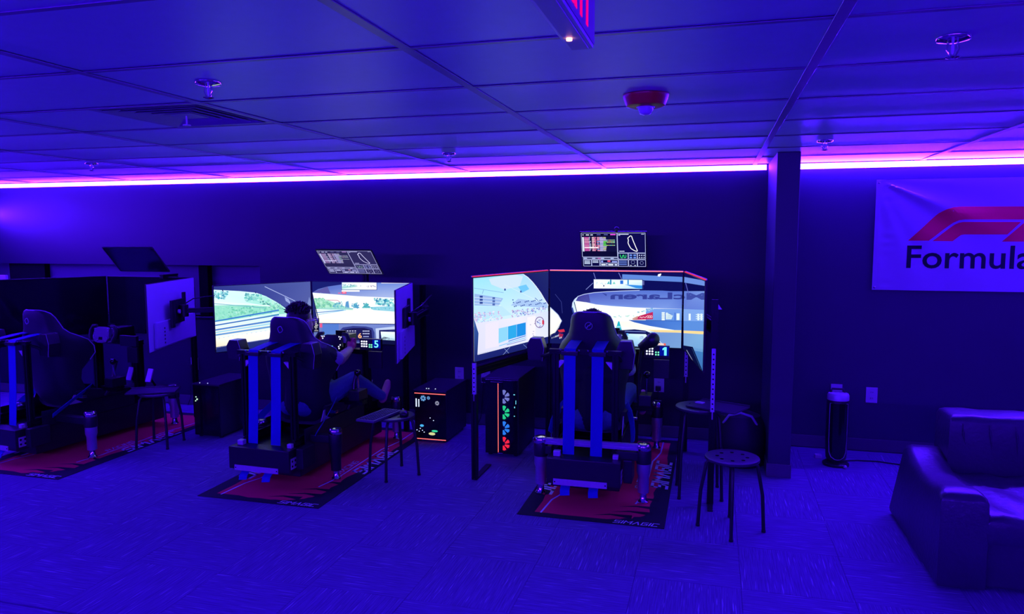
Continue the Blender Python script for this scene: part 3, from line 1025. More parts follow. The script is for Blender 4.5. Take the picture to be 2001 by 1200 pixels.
floor_mat(-5.39, 4.085, 'red and black racing mat under the switched-off left simulator')

# ================================================================ MONITORS
M_BACKP = mat('silver_monitor_back', (0.6, 0.5, 0.75), 0.5, noise=(12, .04))
def monitor(label, O, U, V, w, h, back='dark', paint=None, off=False, cat='monitor', dim=False, name='wide_monitor', group=None):
    O, U, V = Vector(O), Vector(U).normalized(), Vector(V).normalized()
    N = U.cross(V)
    t = thing(name, label, cat, O + U * w / 2, group=group)
    R = Matrix((U, V, N)).transposed().to_4x4()
    R.translation = Vector(O) - t.location
    th = .012
    obj('panel', G().box(0, w, 0, h, -th, 0, R), M_PLASTIC, t, bev=.003)
    bm = M_BACKP if back == 'silver' else M_PLASTIC
    obj('back_cover', G().box(.004, w - .004, .004, h - .004, -th - .004, -th, R), bm, t, bev=.001, seg=1)
    e = obj('electronics_housing', G().box(w * .1, w * .9, h * .04, h * .42, -.04, -th - .004, R), bm, t, bev=.006)
    for k in range(5):
        obj('port', G().box(w * .74, w * .76, h * (.08 + .055 * k), h * (.105 + .055 * k), -.0408, -.0398, R), M_PLASTIC, e)
    for k in range(2):
        obj('vent_slot', G().box(w * .35, w * .7, h * (.80 - .09 * k), h * (.804 - .09 * k), -th - .0046, -th - .0038, R), M_STEELW if back == 'silver' else M_PLASTIC, t)
    obj('screen_glass', G().box(.006, w - .006, .006, h - .006, -.001, .0006, R), M_GLOSS, t)
    if paint:
        cv = Canvas(O + U * .007 + V * .007 + N * .0006, U, V, w - .014, h - .014)
        paint(cv)
        o = cv.build('screen_picture', M_SCREEN_DIM if dim else M_SCREEN, t)
    return t, R, N

def vwall(A, B):
    A, B = Vector((*A, 0)), Vector((*B, 0))
    return A, (B - A), (B - A).length

# ---- right rig, left screen: window view of grandstand, white pit wall
def LM1(c):
    c.px([(920, 540), (1076, 520), (1076, 620), (920, 640)], [(150, 225, 250), (165, 205, 250), (215, 235, 255), (205, 235, 250)])
    c.next()
    c.px([(955, 545), (1000, 535), (1022, 540), (1015, 560), (985, 566), (960, 556)], (205, 225, 250))
    c.px([(1012, 560), (1028, 556), (1034, 565), (1020, 572)], (110, 195, 245))
    c.px([(926, 600), (980, 598), (1000, 615), (926, 628)], (185, 225, 250))
    c.next()
    c.px([(927, 574), (983, 583), (974, 598), (927, 597)], (150, 182, 232))
    c.px([(998, 597), (1012, 584), (1070, 592), (1070, 602)], (165, 195, 238))
    c.next()
    for y in (582, 588, 594):
        c.pline([(927, y - 1), (979, y + 3)], .8, (225, 238, 252))
        c.prect(937, y - 4, 943, y, (45, 70, 150)); c.prect(962, y - 1, 967, y + 3, (60, 90, 170))
    for k in range(26):
        x = 1001 + (k * 37 % 66); y = 585 + (k * 17 % 14)
        c.prect(x, y, x + 2.2, y + 2.2, (60, 85, 165))
    c.pline([(926, 563), (984, 572)], .8, (120, 160, 215)); c.pline([(985, 556), (1055, 590)], .8, (215, 235, 250))
    c.pline([(945, 566), (942, 574)], .8, (110, 140, 200)); c.pline([(1045, 582), (1058, 594)], 1.2, (80, 110, 180))
    c.prect(985, 564, 988, 568, (45, 70, 150)); c.prect(1016, 568, 1019, 572, (60, 85, 165))
    c.blobs([(927, 612), (975, 608), (985, 628), (927, 634)], 130, 1.6, [(225, 190, 225), (175, 185, 235), (235, 225, 245), (150, 180, 230), (205, 165, 210)])
    c.blobs([(1000, 607), (1068, 600), (1068, 614), (1000, 620)], 150, 1.5, [(150, 165, 220), (190, 180, 228), (115, 140, 208), (220, 228, 248), (190, 160, 205)])
    c.next()
    c.px([(920, 633), (1010, 620), (1076, 607), (1076, 668), (920, 708)], [(222, 222, 250), (232, 230, 252), (205, 220, 252), (225, 228, 252), (218, 218, 248)])
    c.next()
    c.px([(948, 633), (974, 628), (974, 676), (948, 682)], (232, 226, 248))
    c.px([(974, 642), (992, 638), (992, 664), (974, 671)], (140, 210, 245)); c.px([(992.4, 638), (1009, 634), (1009, 659), (992.4, 664)], (45, 165, 230)); c.px([(1009.4, 634), (1027, 630), (1027, 654), (1009.4, 659)], (30, 140, 225))
    c.pline([(993, 667), (1027, 656)], 1.6, (40, 130, 215)); c.pline([(975, 676), (1027, 660)], 1.4, (120, 195, 240)); c.pline([(990, 674), (1027, 664)], 1, (70, 110, 190))
    c.px([(1030, 620), (1046, 617), (1046, 660), (1030, 664)], (240, 236, 252))
    for k, (x, y) in enumerate(((1035, 634), (1043, 632), (1041, 647), (1040, 652), (1041, 655))):
        c.prect(x, y, x + 2.5, y + 1.2, (90, 80, 130))
    c.next()
    ring = [(1054 + 8.5 * math.cos(2 * PI * k / 20), 630 + 10.5 * math.sin(2 * PI * k / 20)) for k in range(21)]
    c.pline(ring, 1.3, (105, 65, 130)); c.px([(1059, 625), (1063, 627), (1063, 634), (1059, 634)], (220, 60, 80))
    c.blobs([(1049, 626), (1058, 624), (1058, 638), (1049, 640)], 12, 1.3, [(130, 150, 210), (190, 190, 230), (110, 90, 150)])
    c.next()
    # door frame and dash
    pil = [(1022, 536), (1031, 542), (1040, 551), (1048, 561), (1056, 572), (1063, 584), (1068, 592), (1073, 600)]
    c.px(pil + [(1078, 600), (1078, 520), (1022, 522)], [(26, 30, 105)] * 8 + [(34, 44, 110)] * 2 + [(20, 22, 85)] * 2)
    c.px([(920, 697), (933, 692), (990, 678), (1045, 664), (1078, 656), (1078, 690), (920, 730)], [(28, 38, 115)] * 3 + [(24, 30, 105)] * 4)
    c.px([(922, 615), (926, 622), (935, 651), (933, 694), (927, 712), (920, 712)], [(30, 60, 140), (60, 100, 170), (40, 70, 150), (30, 45, 120), (25, 32, 105), (25, 32, 105)])
    c.next()
    c.pline(pil, 1.2, (235, 240, 255)); c.pline([(925, 619), (935, 651), (933, 693), (1045, 664)], 1, (225, 230, 250))
    c.pline([(985, 681), (1000, 697)], .7, (140, 160, 215)); c.pline([(996, 678), (982, 694)], .7, (140, 160, 215)); c.pline([(1022, 673), (1032, 682)], .7, (120, 140, 205))

# ---- right rig, centre screen: cockpit view of a track
def windshield_right(c, xl, xr):
    """what runs on over both the centre and the right screen"""
    c.px([(xl, 536), (xr + 4, 543), (xr + 4, 553), (xl, 546)], (95, 135, 218))
def CM1(c):
    c.px([(1060, 520), (1352, 520), (1352, 690), (1060, 690)], [(10, 12, 84), (14, 14, 92), (8, 10, 70), (8, 10, 70)])
    c.next()
    c.px([(1062, 590), (1073, 599), (1084, 608), (1092, 616), (1098, 627), (1092, 640), (1084, 652), (1062, 660)], [(235, 245, 255)] * 3 + [(255, 252, 235)] * 5)
    top = [(1118, 601), (1119, 592), (1123, 585), (1130, 579), (1142, 575), (1160, 572), (1185, 570), (1215, 568.5), (1250, 567.5), (1300, 568), (1352, 570)]
    c.px(top + [(1352, 668), (1260, 668), (1150, 660), (1126, 620)], [(205, 230, 250)] * len(top) + [(235, 248, 255)] * 4)
    c.next()
    c.px([(1124, 588), (1142, 590), (1165, 595), (1195, 598), (1240, 601), (1300, 603), (1352, 604), (1352, 650), (1240, 660), (1128, 640)], [(250, 254, 255)] * 3 + [(252, 255, 248)] * 4 + [(235, 250, 250)] * 3)
    c.next()
    # tinted sun strip
    c.px(top[3:] + [(1352, 604), (1300, 603), (1240, 601), (1195, 598), (1165, 595), (1142, 590), (1125, 588)], [(60, 66, 160)] + [(78, 92, 190)] * 3 + [(84, 112, 205)] * 5 + [(120, 150, 225)] * 3 + [(98, 120, 210)] * 3)
    c.px([(1125, 588), (1130, 579), (1150, 574), (1154, 592)], (62, 52, 140))
    c.next()
    put_text(c, 'McLaren', lambda u, v: (1380 - 187 * u, 585 - v * 13.5), (50, 62, 150), off=.035, pix=True)
    c.px([(1176, 572), (1186, 575), (1185, 579)], (56, 70, 158))
    c.next()
    # outside: hills, buildings, hoarding, wall, kerb
    c.px([(1262, 603), (1352, 604), (1352, 627), (1262, 627)], [(120, 160, 230), (110, 150, 228), (95, 145, 225), (100, 150, 225)])
    c.blobs([(1240, 612), (1262, 604), (1290, 602), (1262, 608)], 30, 1.5, [(150, 200, 220), (120, 170, 220), (200, 235, 245), (160, 190, 200)])
    c.blobs([(1198, 617), (1240, 616), (1240, 619), (1198, 620)], 25, 1.2, [(190, 230, 220), (160, 210, 215)])
    c.next()
    c.px([(1237, 625), (1250, 617), (1276, 609.5), (1276, 624)], (188, 38, 92)); c.px([(1236, 622), (1247, 617), (1246, 623), (1236, 625)], (205, 160, 150))
    c.next()
    c.pline([(1250, 621), (1252, 619), (1254, 621.5), (1257, 619), (1261, 621), (1263, 618)], .9, (255, 210, 225))
    for x in (1266, 1269.5, 1273):
        c.pline([(x + 1.8 * math.cos(k), 619 + 2.4 * math.sin(k)) for k in (0, 1.05, 2.1, 3.14, 4.2, 5.2, 6.28)], .7, (255, 225, 235))
    for x0, x1, y0, y1 in ((1293, 1299, 610, 626), (1301, 1305, 611, 624), (1322, 1328, 612.5, 625.5), (1346, 1351, 613, 625)):
        c.prect(x0, y0, x1, y1, (225, 240, 245))
    c.px([(1303, 611), (1315, 617), (1312, 624), (1303, 624)], (205, 230, 240))
    c.prect(1318, 611, 1320, 626, (70, 110, 205))
    for y in (613, 616, 619, 622):
        c.pline([(1293, y), (1313, y + 1)], .6, (90, 110, 160))
    c.next()
    c.px([(1229, 626), (1300, 627), (1352, 627), (1352, 646), (1318, 645), (1270, 637), (1240, 630)], [(45, 85, 180), (70, 120, 210), (75, 125, 212), (85, 135, 215), (80, 130, 212), (60, 105, 200), (50, 90, 185)])
    c.pline([(1229, 626), (1352, 627.5)], 1, (30, 50, 140))
    c.px([(1262, 644), (1300, 645), (1352, 646), (1352, 650), (1285, 650)], (250, 214, 150)); c.px([(1170, 628), (1230, 628), (1270, 640), (1300, 645), (1262, 645), (1200, 636)], (250, 250, 235))
    c.px([(1205, 646), (1352, 651), (1352, 690), (1290, 690), (1262, 660)], [(120, 150, 210), (115, 155, 212), (120, 165, 215), (110, 150, 205), (105, 140, 205)])
    c.next()
    c.px([(1208, 628), (1210.5, 628), (1215, 645), (1203, 645)], (30, 180, 200)); c.prect(1204, 637, 1214, 640, (160, 225, 235))
    # instrument hood
    hood = [(1196, 642), (1210, 641), (1216, 645), (1240, 643.5), (1262, 646), (1276, 652), (1284, 662), (1292, 672), (1300, 676), (1300, 692), (1196, 692)]
    c.px(hood, (14, 18, 84))
    c.next()
    c.pline([(1220, 647), (1262, 648.5)], 1.2, (120, 140, 215)); c.pline([(1262, 646), (1276, 652), (1284, 662), (1297, 675)], 1, (210, 225, 250))
    c.px([(1222, 652), (1262, 653), (1270, 664), (1266, 690), (1222, 690)], [(190, 235, 250), (225, 245, 255), (200, 235, 250), (70, 140, 235), (80, 150, 240)])
    c.prect(1206, 650, 1210, 657, (200, 225, 235)); c.px([(1204, 644), (1210, 643), (1210, 648), (1205, 648)], (250, 90, 110)); c.prect(1214, 648, 1219, 656, (150, 190, 235)); c.prect(1224, 651, 1228, 656, (70, 150, 240))
    c.px([(1250, 657), (1258, 656), (1257, 663), (1250, 662)], (40, 80, 190))
    c.px([(1268, 668), (1296, 671), (1303, 678), (1290, 682)], (235, 205, 195)); c.prect(1297, 671, 1301, 676, (250, 90, 70))
    # driver glove and wheel at the left
    c.px([(1074, 655), (1088, 648), (1100, 650), (1104, 662), (1090, 676), (1074, 672)], (20, 26, 95))
    c.px([(1090, 645), (1102, 643), (1104, 648), (1093, 650)], (205, 45, 75)); c.px([(1092, 651), (1101, 653), (1098, 661), (1091, 658)], (190, 35, 65))
    for k in range(9):
        c.prect(1075 + k * 2.6, 654 + (k * 5 % 6), 1077 + k * 2.6, 657 + (k * 5 % 6), (225, 235, 255))
    # roof lines, mirror
    c.pline(top[:9], 1.2, (190, 205, 250)); c.pline([(1118, 601), (1121, 612), (1125, 622)], 3, (40, 60, 150)); c.pline([(1122, 590), (1130, 620)], 1.4, (20, 24, 90))
    c.pline([(1084, 652), (1098, 627), (1090, 614), (1073, 598)], 1, (140, 160, 225)); c.pline([(1085, 575), (1097, 590), (1099, 612)], .7, (60, 66, 150))
    c.pline([(1160, 533), (1164, 545)], 1.2, (110, 115, 200)); c.pline([(1209, 533), (1215, 546)], 1.2, (110, 115, 200)); c.pline([(1145, 566), (1160, 552)], 1, (130, 140, 215))
    c.px([(1216, 536), (1352, 542), (1352, 552), (1216, 546)], (92, 132, 216))
    c.px([(1286, 536), (1292, 534.5), (1292, 537), (1289, 541), (1285, 540)], (250, 250, 255)); c.px([(1240, 547), (1352, 552), (1352, 569), (1310, 569), (1240, 564)], (12, 14, 88))
    c.next()
    c.px([(1159, 545), (1256, 546), (1258, 565), (1159, 565)], (30, 36, 110))
    c.next()
    c.px([(1160.5, 546), (1255, 547), (1255, 564.5), (1160.5, 563.5)], [(240, 250, 255), (225, 245, 255), (160, 215, 250), (250, 252, 255)])
    c.next()
    c.px([(1221, 556), (1255, 558), (1255, 564), (1243, 563)], (50, 140, 225)); c.prect(1192, 546.5, 1195, 556, (40, 140, 190)); c.prect(1212, 548, 1218, 555, (40, 110, 215)); c.prect(1226, 547, 1229, 556, (60, 150, 215))
    c.px([(1186, 555), (1190, 549), (1192, 555)], (80, 180, 190)); c.px([(1197, 555), (1200, 550), (1203, 555)], (120, 210, 190)); c.blobs([(1165, 552), (1184, 552), (1184, 556), (1165, 556)], 10, .9, [(150, 200, 230), (180, 215, 240)])
    c.prect(1179, 557, 1181, 560, (30, 40, 110)); c.px([(1255, 549), (1259, 549), (1259, 557), (1255, 557)], (90, 95, 160))
def RM1(c):
    c.px([(1335, 520), (1390, 530), (1390, 770), (1335, 700)], (10, 12, 84))
    c.next()
    c.px([(1336, 541), (1385, 550), (1385, 560), (1336, 552)], (105, 140, 220))
    c.px([(1336, 569), (1385, 569), (1385, 606), (1336, 604)], [(92, 120, 208), (120, 150, 225), (100, 130, 215), (95, 120, 208)])
    c.px([(1336, 604), (1385, 606), (1385, 628), (1336, 627)], (125, 165, 232)); c.px([(1336, 627), (1385, 628), (1385, 648), (1336, 646)], (90, 140, 218))
    c.px([(1336, 646), (1385, 648), (1385, 654), (1336, 651)], (252, 215, 150)); c.px([(1336, 651), (1385, 654), (1385, 690), (1336, 682)], [(115, 155, 212), (125, 175, 220), (110, 165, 215), (115, 160, 212)])
    c.px([(1350, 678), (1385, 685), (1385, 740), (1368, 718)], [(70, 120, 190), (60, 130, 190), (50, 110, 180), (60, 110, 180)])
    c.next()
    put_text(c, 'McLaren', lambda u, v: (1380 - 187 * u, 586 - v * 13.5), (60, 74, 162), off=.035, pix=True)
    for x in (1346, 1363, 1369):
        c.prect(x, 613, x + 4, 626, (225, 240, 245))
    for y in (614, 618, 622):
        c.prect(1360, y, 1374, y + 1.4, (205, 230, 240))
    c.px([(1336, 675), (1354, 678), (1372, 722), (1372, 760), (1336, 690)], (8, 12, 60)); c.pline([(1352, 680), (1370, 722)], 1, (60, 110, 170)); c.pline([(1340, 553), (1346, 575)], 1.4, (90, 95, 190))
    c.pline([(1342, 684), (1371, 735)], 1, (170, 175, 220))

# ---- middle rig, left screen: side window, trees and guard rail
def LM2(c):
    c.px([(405, 540), (615, 540), (615, 710), (405, 710)], [(34, 42, 125), (66, 80, 165), (60, 72, 150), (24, 32, 110)])
    c.next()
    c.px([(417, 560), (520, 540), (612, 540), (612, 640), (560, 600), (520, 578), (470, 571), (417, 567)], [(46, 54, 140), (70, 84, 165), (78, 90, 165), (88, 96, 160), (74, 84, 160), (60, 70, 150), (56, 66, 150), (40, 48, 130)])
    win = [(414, 566), (470, 569), (500, 572), (520, 579), (540, 590), (556, 601), (566, 612), (566, 660), (480, 672), (414, 686)]
    c.next()
    c.px(win, [(215, 250, 255)] * 3 + [(195, 240, 240)] * 4 + [(250, 240, 225)] * 3)
    c.next()
    c.px([(414, 597), (545, 595), (566, 612), (414, 630)], (150, 225, 205)); c.px([(480, 573), (520, 580), (558, 603), (530, 600), (480, 590)], (170, 235, 225))
    c.blobs([(417, 570), (445, 570), (442, 584), (417, 582)], 60, 2.2, [(70, 170, 190), (110, 200, 205), (180, 235, 240), (60, 140, 180)])
    c.blobs([(478, 574), (510, 576), (508, 590), (478, 588)], 80, 2.2, [(90, 190, 190), (130, 220, 205), (190, 240, 235), (60, 150, 170)])
    c.blobs([(505, 580), (545, 594), (556, 606), (510, 600)], 90, 2.4, [(90, 190, 160), (150, 225, 190), (60, 140, 150), (190, 240, 220)])
    c.blobs([(416, 600), (530, 598), (535, 612), (418, 626)], 330, 2.2, [(110, 205, 170), (150, 225, 195), (190, 240, 225), (80, 180, 160), (130, 215, 200)])
    c.next()
    c.pline([(414, 590), (528, 598)], 2.2, (235, 252, 255)); c.pline([(414, 593), (520, 602)], 1, (90, 160, 190)); c.pline([(520, 592), (529, 598)], 1.2, (50, 90, 150)); c.pline([(436, 570), (434, 566)], 2, (34, 42, 120)); c.pline([(500, 573), (498, 570)], 2, (34, 42, 120))
    for k, (y0, y1, w, col) in enumerate(((629, 606, 2.6, (55, 120, 205)), (633, 611, 2.2, (225, 248, 255)), (637, 615, 2.4, (50, 110, 195)), (641, 620, 2.4, (215, 245, 255)), (646, 625, 3, (70, 125, 205)), (651, 630, 2.6, (160, 215, 240)), (656, 636, 3, (95, 150, 215)), (661, 641, 2.2, (230, 250, 255)))):
        c.pline([(414, y0), (545, y1)], w, col)
    c.px([(414, 664), (480, 652), (566, 640), (566, 662), (480, 672), (414, 686)], [(255, 246, 232), (255, 250, 245), (250, 248, 252), (250, 245, 245), (255, 242, 230), (250, 222, 180)])
    for k in range(12):
        c.prect(418 + k * 9, 662 - k * 1.5, 421 + k * 9, 663.5 - k * 1.5, (180, 205, 235))
    c.next()
    c.px([(405, 681), (480, 669), (566, 656), (612, 650), (612, 720), (405, 720)], [(28, 38, 112), (34, 46, 122), (40, 50, 128), (44, 54, 130), (20, 28, 96), (20, 28, 96)])
    c.pline([(414, 681), (480, 669), (566, 656)], 1.4, (190, 200, 235)); c.pline([(517, 560), (576, 588)], 1.2, (170, 182, 235)); c.px([(556, 580), (563, 584), (572, 598), (558, 588)], (150, 165, 220))
    c.px([(604, 580), (608, 590), (606, 640), (600, 640), (598, 605)], (120, 135, 195))

# ---- middle rig, centre screen
def CM2(c):
    c.px([(600, 535), (815, 535), (815, 720), (600, 720)], [(20, 26, 100), (24, 30, 110), (12, 14, 70), (14, 16, 76)])
    c.next()
    c.px([(610, 571), (622, 564), (640, 559), (668, 555), (815, 548), (815, 640), (612, 640)], [(90, 110, 195)] * 3 + [(100, 130, 215)] * 2 + [(240, 250, 255)] * 2)
    c.next()
    c.px([(610, 572), (650, 575), (700, 579), (760, 581.5), (815, 583), (815, 634), (622, 632)], [(252, 255, 255)] * 5 + [(255, 255, 248)] * 2)
    c.px([(611, 571), (640, 560), (646, 574)], (92, 88, 165))
    c.next()
    c.px([(611, 584), (640, 586), (668, 597), (690, 603), (690, 606), (614, 604)], (170, 228, 205))
    c.blobs([(612, 585), (632, 583), (650, 600), (614, 602)], 150, 2.2, [(110, 200, 150), (150, 220, 190), (80, 170, 160), (190, 235, 215)])
    c.blobs([(650, 594), (668, 590), (672, 602), (652, 602)], 50, 1.9, [(100, 190, 200), (60, 140, 190), (140, 210, 215)])
    c.px([(676, 590), (681, 588), (683, 602), (674, 602)], (90, 150, 205)); c.px([(690, 602), (695, 591), (703, 602)], (90, 165, 200)); c.px([(707, 602), (716, 591), (723, 602)], (80, 175, 190))
    c.blobs([(688, 594), (700, 592), (703, 602), (688, 602)], 22, 1.6, [(60, 140, 195), (110, 190, 205)]); c.blobs([(710, 593), (720, 593), (723, 602), (708, 602)], 22, 1.6, [(60, 150, 180), (110, 200, 190)])
    c.blobs([(732, 583), (772, 584), (772, 600), (732, 594)], 120, 2.2, [(70, 170, 190), (120, 205, 210), (40, 120, 170), (190, 240, 240)])
    c.px([(722, 600), (772, 598), (772, 609), (730, 606)], (140, 205, 225)); c.blobs([(724, 600), (772, 600), (772, 606), (724, 604)], 30, 1.5, [(90, 180, 200), (160, 220, 225)])
    for k, (a, b) in enumerate((((614, 603), (690, 603)), ((616, 607), (682, 604)), ((618, 611), (672, 606)))):
        c.pline([a, b], 1.6, ((70, 150, 215), (200, 235, 250), (50, 130, 205))[k])
    c.pline([(620, 615), (676, 606)], 1.4, (150, 205, 235)); c.pline([(636, 586), (660, 587), (666, 592)], 1, (190, 90, 130)); c.pline([(627, 572), (627, 584)], .6, (200, 210, 220))
    c.px([(618, 626), (640, 622), (690, 628), (690, 633), (622, 633)], (255, 252, 238))
    c.next()
    # dash and instruments
    c.px([(600, 632), (815, 634), (815, 720), (600, 720)], [(110, 128, 200), (120, 140, 212), (10, 12, 66), (10, 12, 66)])
    c.pline([(622, 632), (815, 634)], 1.6, (30, 36, 110))
    c.next()
    c.px([(630, 633), (662, 633), (662, 655), (630, 655)], (82, 122, 205)); c.px([(664, 646), (670, 640), (690, 637), (715, 638), (728, 641), (732, 650), (732, 668), (664, 668)], (52, 60, 140)); c.px([(734, 642), (770, 638), (815, 640), (815, 670), (736, 668)], (190, 205, 240))
    c.next()
    c.px([(672, 644), (690, 641), (712, 641), (726, 645), (728, 665), (672, 665)], (26, 24, 84)); c.px([(741, 645), (815, 642), (815, 672), (741, 668)], (26, 30, 100))
    c.next()
    c.px([(744, 648), (815, 650), (815, 668), (746, 664)], [(240, 250, 255), (235, 245, 255), (180, 225, 250), (190, 230, 250)])
    put_text(c, '6', lambda u, v: (700 + 7 * u, 661 - v * 10), (255, 185, 130), off=.02, pix=True)
    for k in range(8):
        c.prect(678 + (k % 4) * 5, 646 + (k // 4) * 4, 681 + (k % 4) * 5, 647.5 + (k // 4) * 4, (215, 215, 245)); c.prect(709 + (k % 4) * 3.5, 646 + (k // 4) * 5, 711.5 + (k % 4) * 3.5, 648 + (k // 4) * 5, (195, 200, 245))
    c.prect(684, 651, 696, 652.5, (235, 235, 255)); c.prect(710, 657, 721, 658.4, (170, 180, 240)); c.prect(760, 646, 772, 648, (40, 50, 120))
    c.px([(736, 668), (750, 658), (772, 662), (790, 690), (790, 720), (736, 720)], (14, 16, 66))
    # roof trim, left pillar and stickers
    c.px([(600, 560), (610, 571), (616, 600), (622, 632), (600, 640)], [(40, 48, 130), (50, 60, 140), (30, 36, 110), (24, 30, 100), (40, 48, 128)])
    c.pline([(610, 571), (614, 590), (623, 624)], 1.6, (12, 14, 66)); c.prect(613, 622, 624, 649, (10, 10, 50))
    for k in range(7):
        c.prect(614.5 + (k % 2) * 1.5, 623.5 + k * 3.6, 622 - (k % 3) * 1.2, 625.6 + k * 3.6, (235, 235, 235))
    c.prect(625, 632, 630, 640, (225, 90, 140))
    c.px([(600, 535), (815, 535), (815, 551), (736, 551), (668, 552), (668, 556), (640, 560), (622, 565), (610, 572), (600, 560)], [(24, 30, 112)] * 10)
    c.pline([(745, 553), (803, 553)], 2, (215, 215, 235))
    c.next()
    c.prect(667.5, 551, 737, 567, (60, 66, 150))
    c.next()
    c.px([(668.5, 552), (736, 552), (736, 566), (668.5, 566)], [(235, 248, 255), (245, 252, 255), (255, 255, 240), (205, 240, 240)])
    c.px([(669, 560), (690, 558), (700, 560), (669, 564)], (130, 205, 200)); c.blobs([(670, 556), (698, 556), (698, 560), (670, 560)], 36, 1.2, [(70, 160, 190), (40, 110, 170), (110, 200, 190)]); c.blobs([(716, 558), (735, 558), (735, 561), (716, 561)], 18, 1.1, [(100, 90, 170), (150, 120, 180)]); c.prect(704, 557, 706, 560, (50, 60, 130))
    c.prect(668, 567, 703, 570, (252, 252, 255)); c.prect(668, 570, 677, 574, (245, 60, 110)); c.prect(661, 572, 666, 573.5, (245, 90, 140)); c.prect(669.5, 571.2, 675.5, 572.8, (255, 190, 210))

def dashboard(c):
    """timing screen: table of laps, track map, small dials"""
    w, h = c.w, c.h
    X = lambda a: a * w
    Y = lambda b: (1 - b) * h
    def R(a, b, d, e, col):
        c.rect(X(a), Y(e), X(d), Y(b), col)
    def F(a, b, d, e, col=(190, 200, 250), t=.006):
        c.line([(X(a), Y(b)), (X(d), Y(b)), (X(d), Y(e)), (X(a), Y(e)), (X(a), Y(b))], w * t, col)
    R(0, 0, 1, 1, (12, 10, 66))
    c.next()
    R(.015, .02, .56, .71, (10, 8, 52)); R(.575, .02, .985, .58, (14, 10, 78))
    c.next()
    F(.008, .015, .56, .71); F(.568, .015, .99, .585); F(.57, .60, .72, .77); F(.73, .60, .86, .77); F(.868, .60, .99, .77); F(.73, .79, .86, .985); F(.868, .79, .99, .985); F(.02, .73, .565, .775); F(.02, .795, .145, .985); F(.152, .795, .275, .985); F(.285, .795, .565, .89); F(.285, .895, .385, .985); F(.392, .895, .565, .985); F(.572, .79, .72, .985)
    rnd = random.Random(3)
    R(.02, .13, .045, .55, (225, 235, 255)); R(.05, .42, .27, .455, (250, 252, 255))
    for k in range(11):
        y = .13 + k * .038
        for a, b, cols in ((.05, .12, [(215, 90, 180), (225, 140, 190)]), (.17, .2, [(235, 170, 205), (240, 200, 210)]), (.21, .225, [(230, 120, 170)]), (.25, .275, [(140, 160, 240), (235, 150, 190)]), (.29, .335, [(200, 190, 245), (170, 180, 240)]), (.345, .385, [(90, 210, 90), (120, 220, 110)] if 3 <= k < 7 else [(190, 180, 225), (200, 205, 160)])):
            R(a, y, b + rnd.uniform(0, .02), y + .026, rnd.choice(cols))
        R(.125, y, .135 + rnd.uniform(0, .02), y + .02, (190, 200, 240))
        if k in (2, 3, 4, 6):
            for q in range(6):
                R(.40 + q * .022, y, .416 + q * .022, y + .02, rnd.choice([(150, 230, 190), (200, 160, 160), (210, 210, 130), (140, 220, 210)]))
    R(.46, .04, .54, .075, (225, 80, 225)); R(.02, .06, .05, .075, (230, 235, 255)); R(.08, .055, .13, .08, (225, 235, 255)); R(.15, .055, .19, .08, (215, 225, 255)); R(.25, .055, .31, .07, (110, 120, 220)); R(.36, .055, .42, .07, (120, 130, 225))
    for q in range(7):
        R(.40 + q * .022, .11, .403 + q * .022, .55, (40, 38, 110))
    R(.58, .04, .74, .06, (215, 225, 255)); R(.93, .04, .975, .055, (200, 210, 250)); R(.58, .075, .61, .09, (180, 190, 240)); R(.59, .53, .67, .55, (215, 225, 255))
    c.next()
    c.line([(X(a), Y(b)), ][:0] or [(X(a), Y(b)) for a, b in ((.77, .09), (.725, .16), (.735, .22), (.728, .30), (.745, .38), (.77, .46), (.82, .52), (.86, .545), (.868, .52), (.85, .44), (.82, .30), (.80, .20), (.785, .11), (.77, .09))], w * .012, (245, 245, 255))
    c.line([(X(a), Y(b)) for a, b in ((.60, .64), (.61, .72), (.63, .74), (.64, .66), (.66, .65), (.66, .73), (.69, .72), (.69, .64))], w * .009, (60, 230, 130))
    for a, b in ((.745, .635), (.805, .635), (.745, .705), (.805, .705)):
        R(a, b, a + .04, b + .04, (110, 150, 240))
    for q in range(3):
        for b in (.63, .70):
            c.poly([(X(.885 + q * .035), Y(b + .04)), (X(.90 + q * .035), Y(b)), (X(.91 + q * .035), Y(b + .04))], (205, 215, 255))
    for a in (.03, .16, .30, .45):
        R(a, .743, a + .05, .762, (190, 210, 255))
    R(.25, .74, .30, .765, (170, 60, 150))
    for a, b in ((.035, .82), (.035, .86), (.035, .90), (.165, .82), (.165, .86)):
        R(a, b, a + .09, b + .022, (205, 220, 255))
    R(.30, .82, .33, .87, (150, 165, 250)); R(.40, .81, .445, .855, (235, 90, 130)); R(.47, .83, .55, .87, (150, 165, 245)); R(.30, .92, .37, .96, (225, 235, 255)); R(.41, .92, .49, .96, (225, 235, 255)); R(.51, .92, .55, .96, (205, 220, 255))
    for b in (.82, .87, .92):
        R(.58, b, .70, b + .02, (110, 140, 235))
    for (a, b, r) in ((.795, .86, .028), (.93, .88, .026)):
        c.line([(X(a) + w * r * math.cos(q * PI / 6), Y(b) + w * r * math.sin(q * PI / 6)) for q in range(13)], w * .004, (150, 160, 225))
    R(.75, .945, .775, .96, (220, 230, 255)); R(.815, .945, .84, .96, (220, 230, 255))
def dashboard_grey(c):
    dashboard(c)
    cs = []
    for r, g, b in c.cs:
        m = .3 * r + .5 * g + .2 * b
        cs.append((r * .2 + m * .42 + .018, g * .2 + m * .40 + .014, b * .3 + m * .6 + .07))
    c.cs = cs

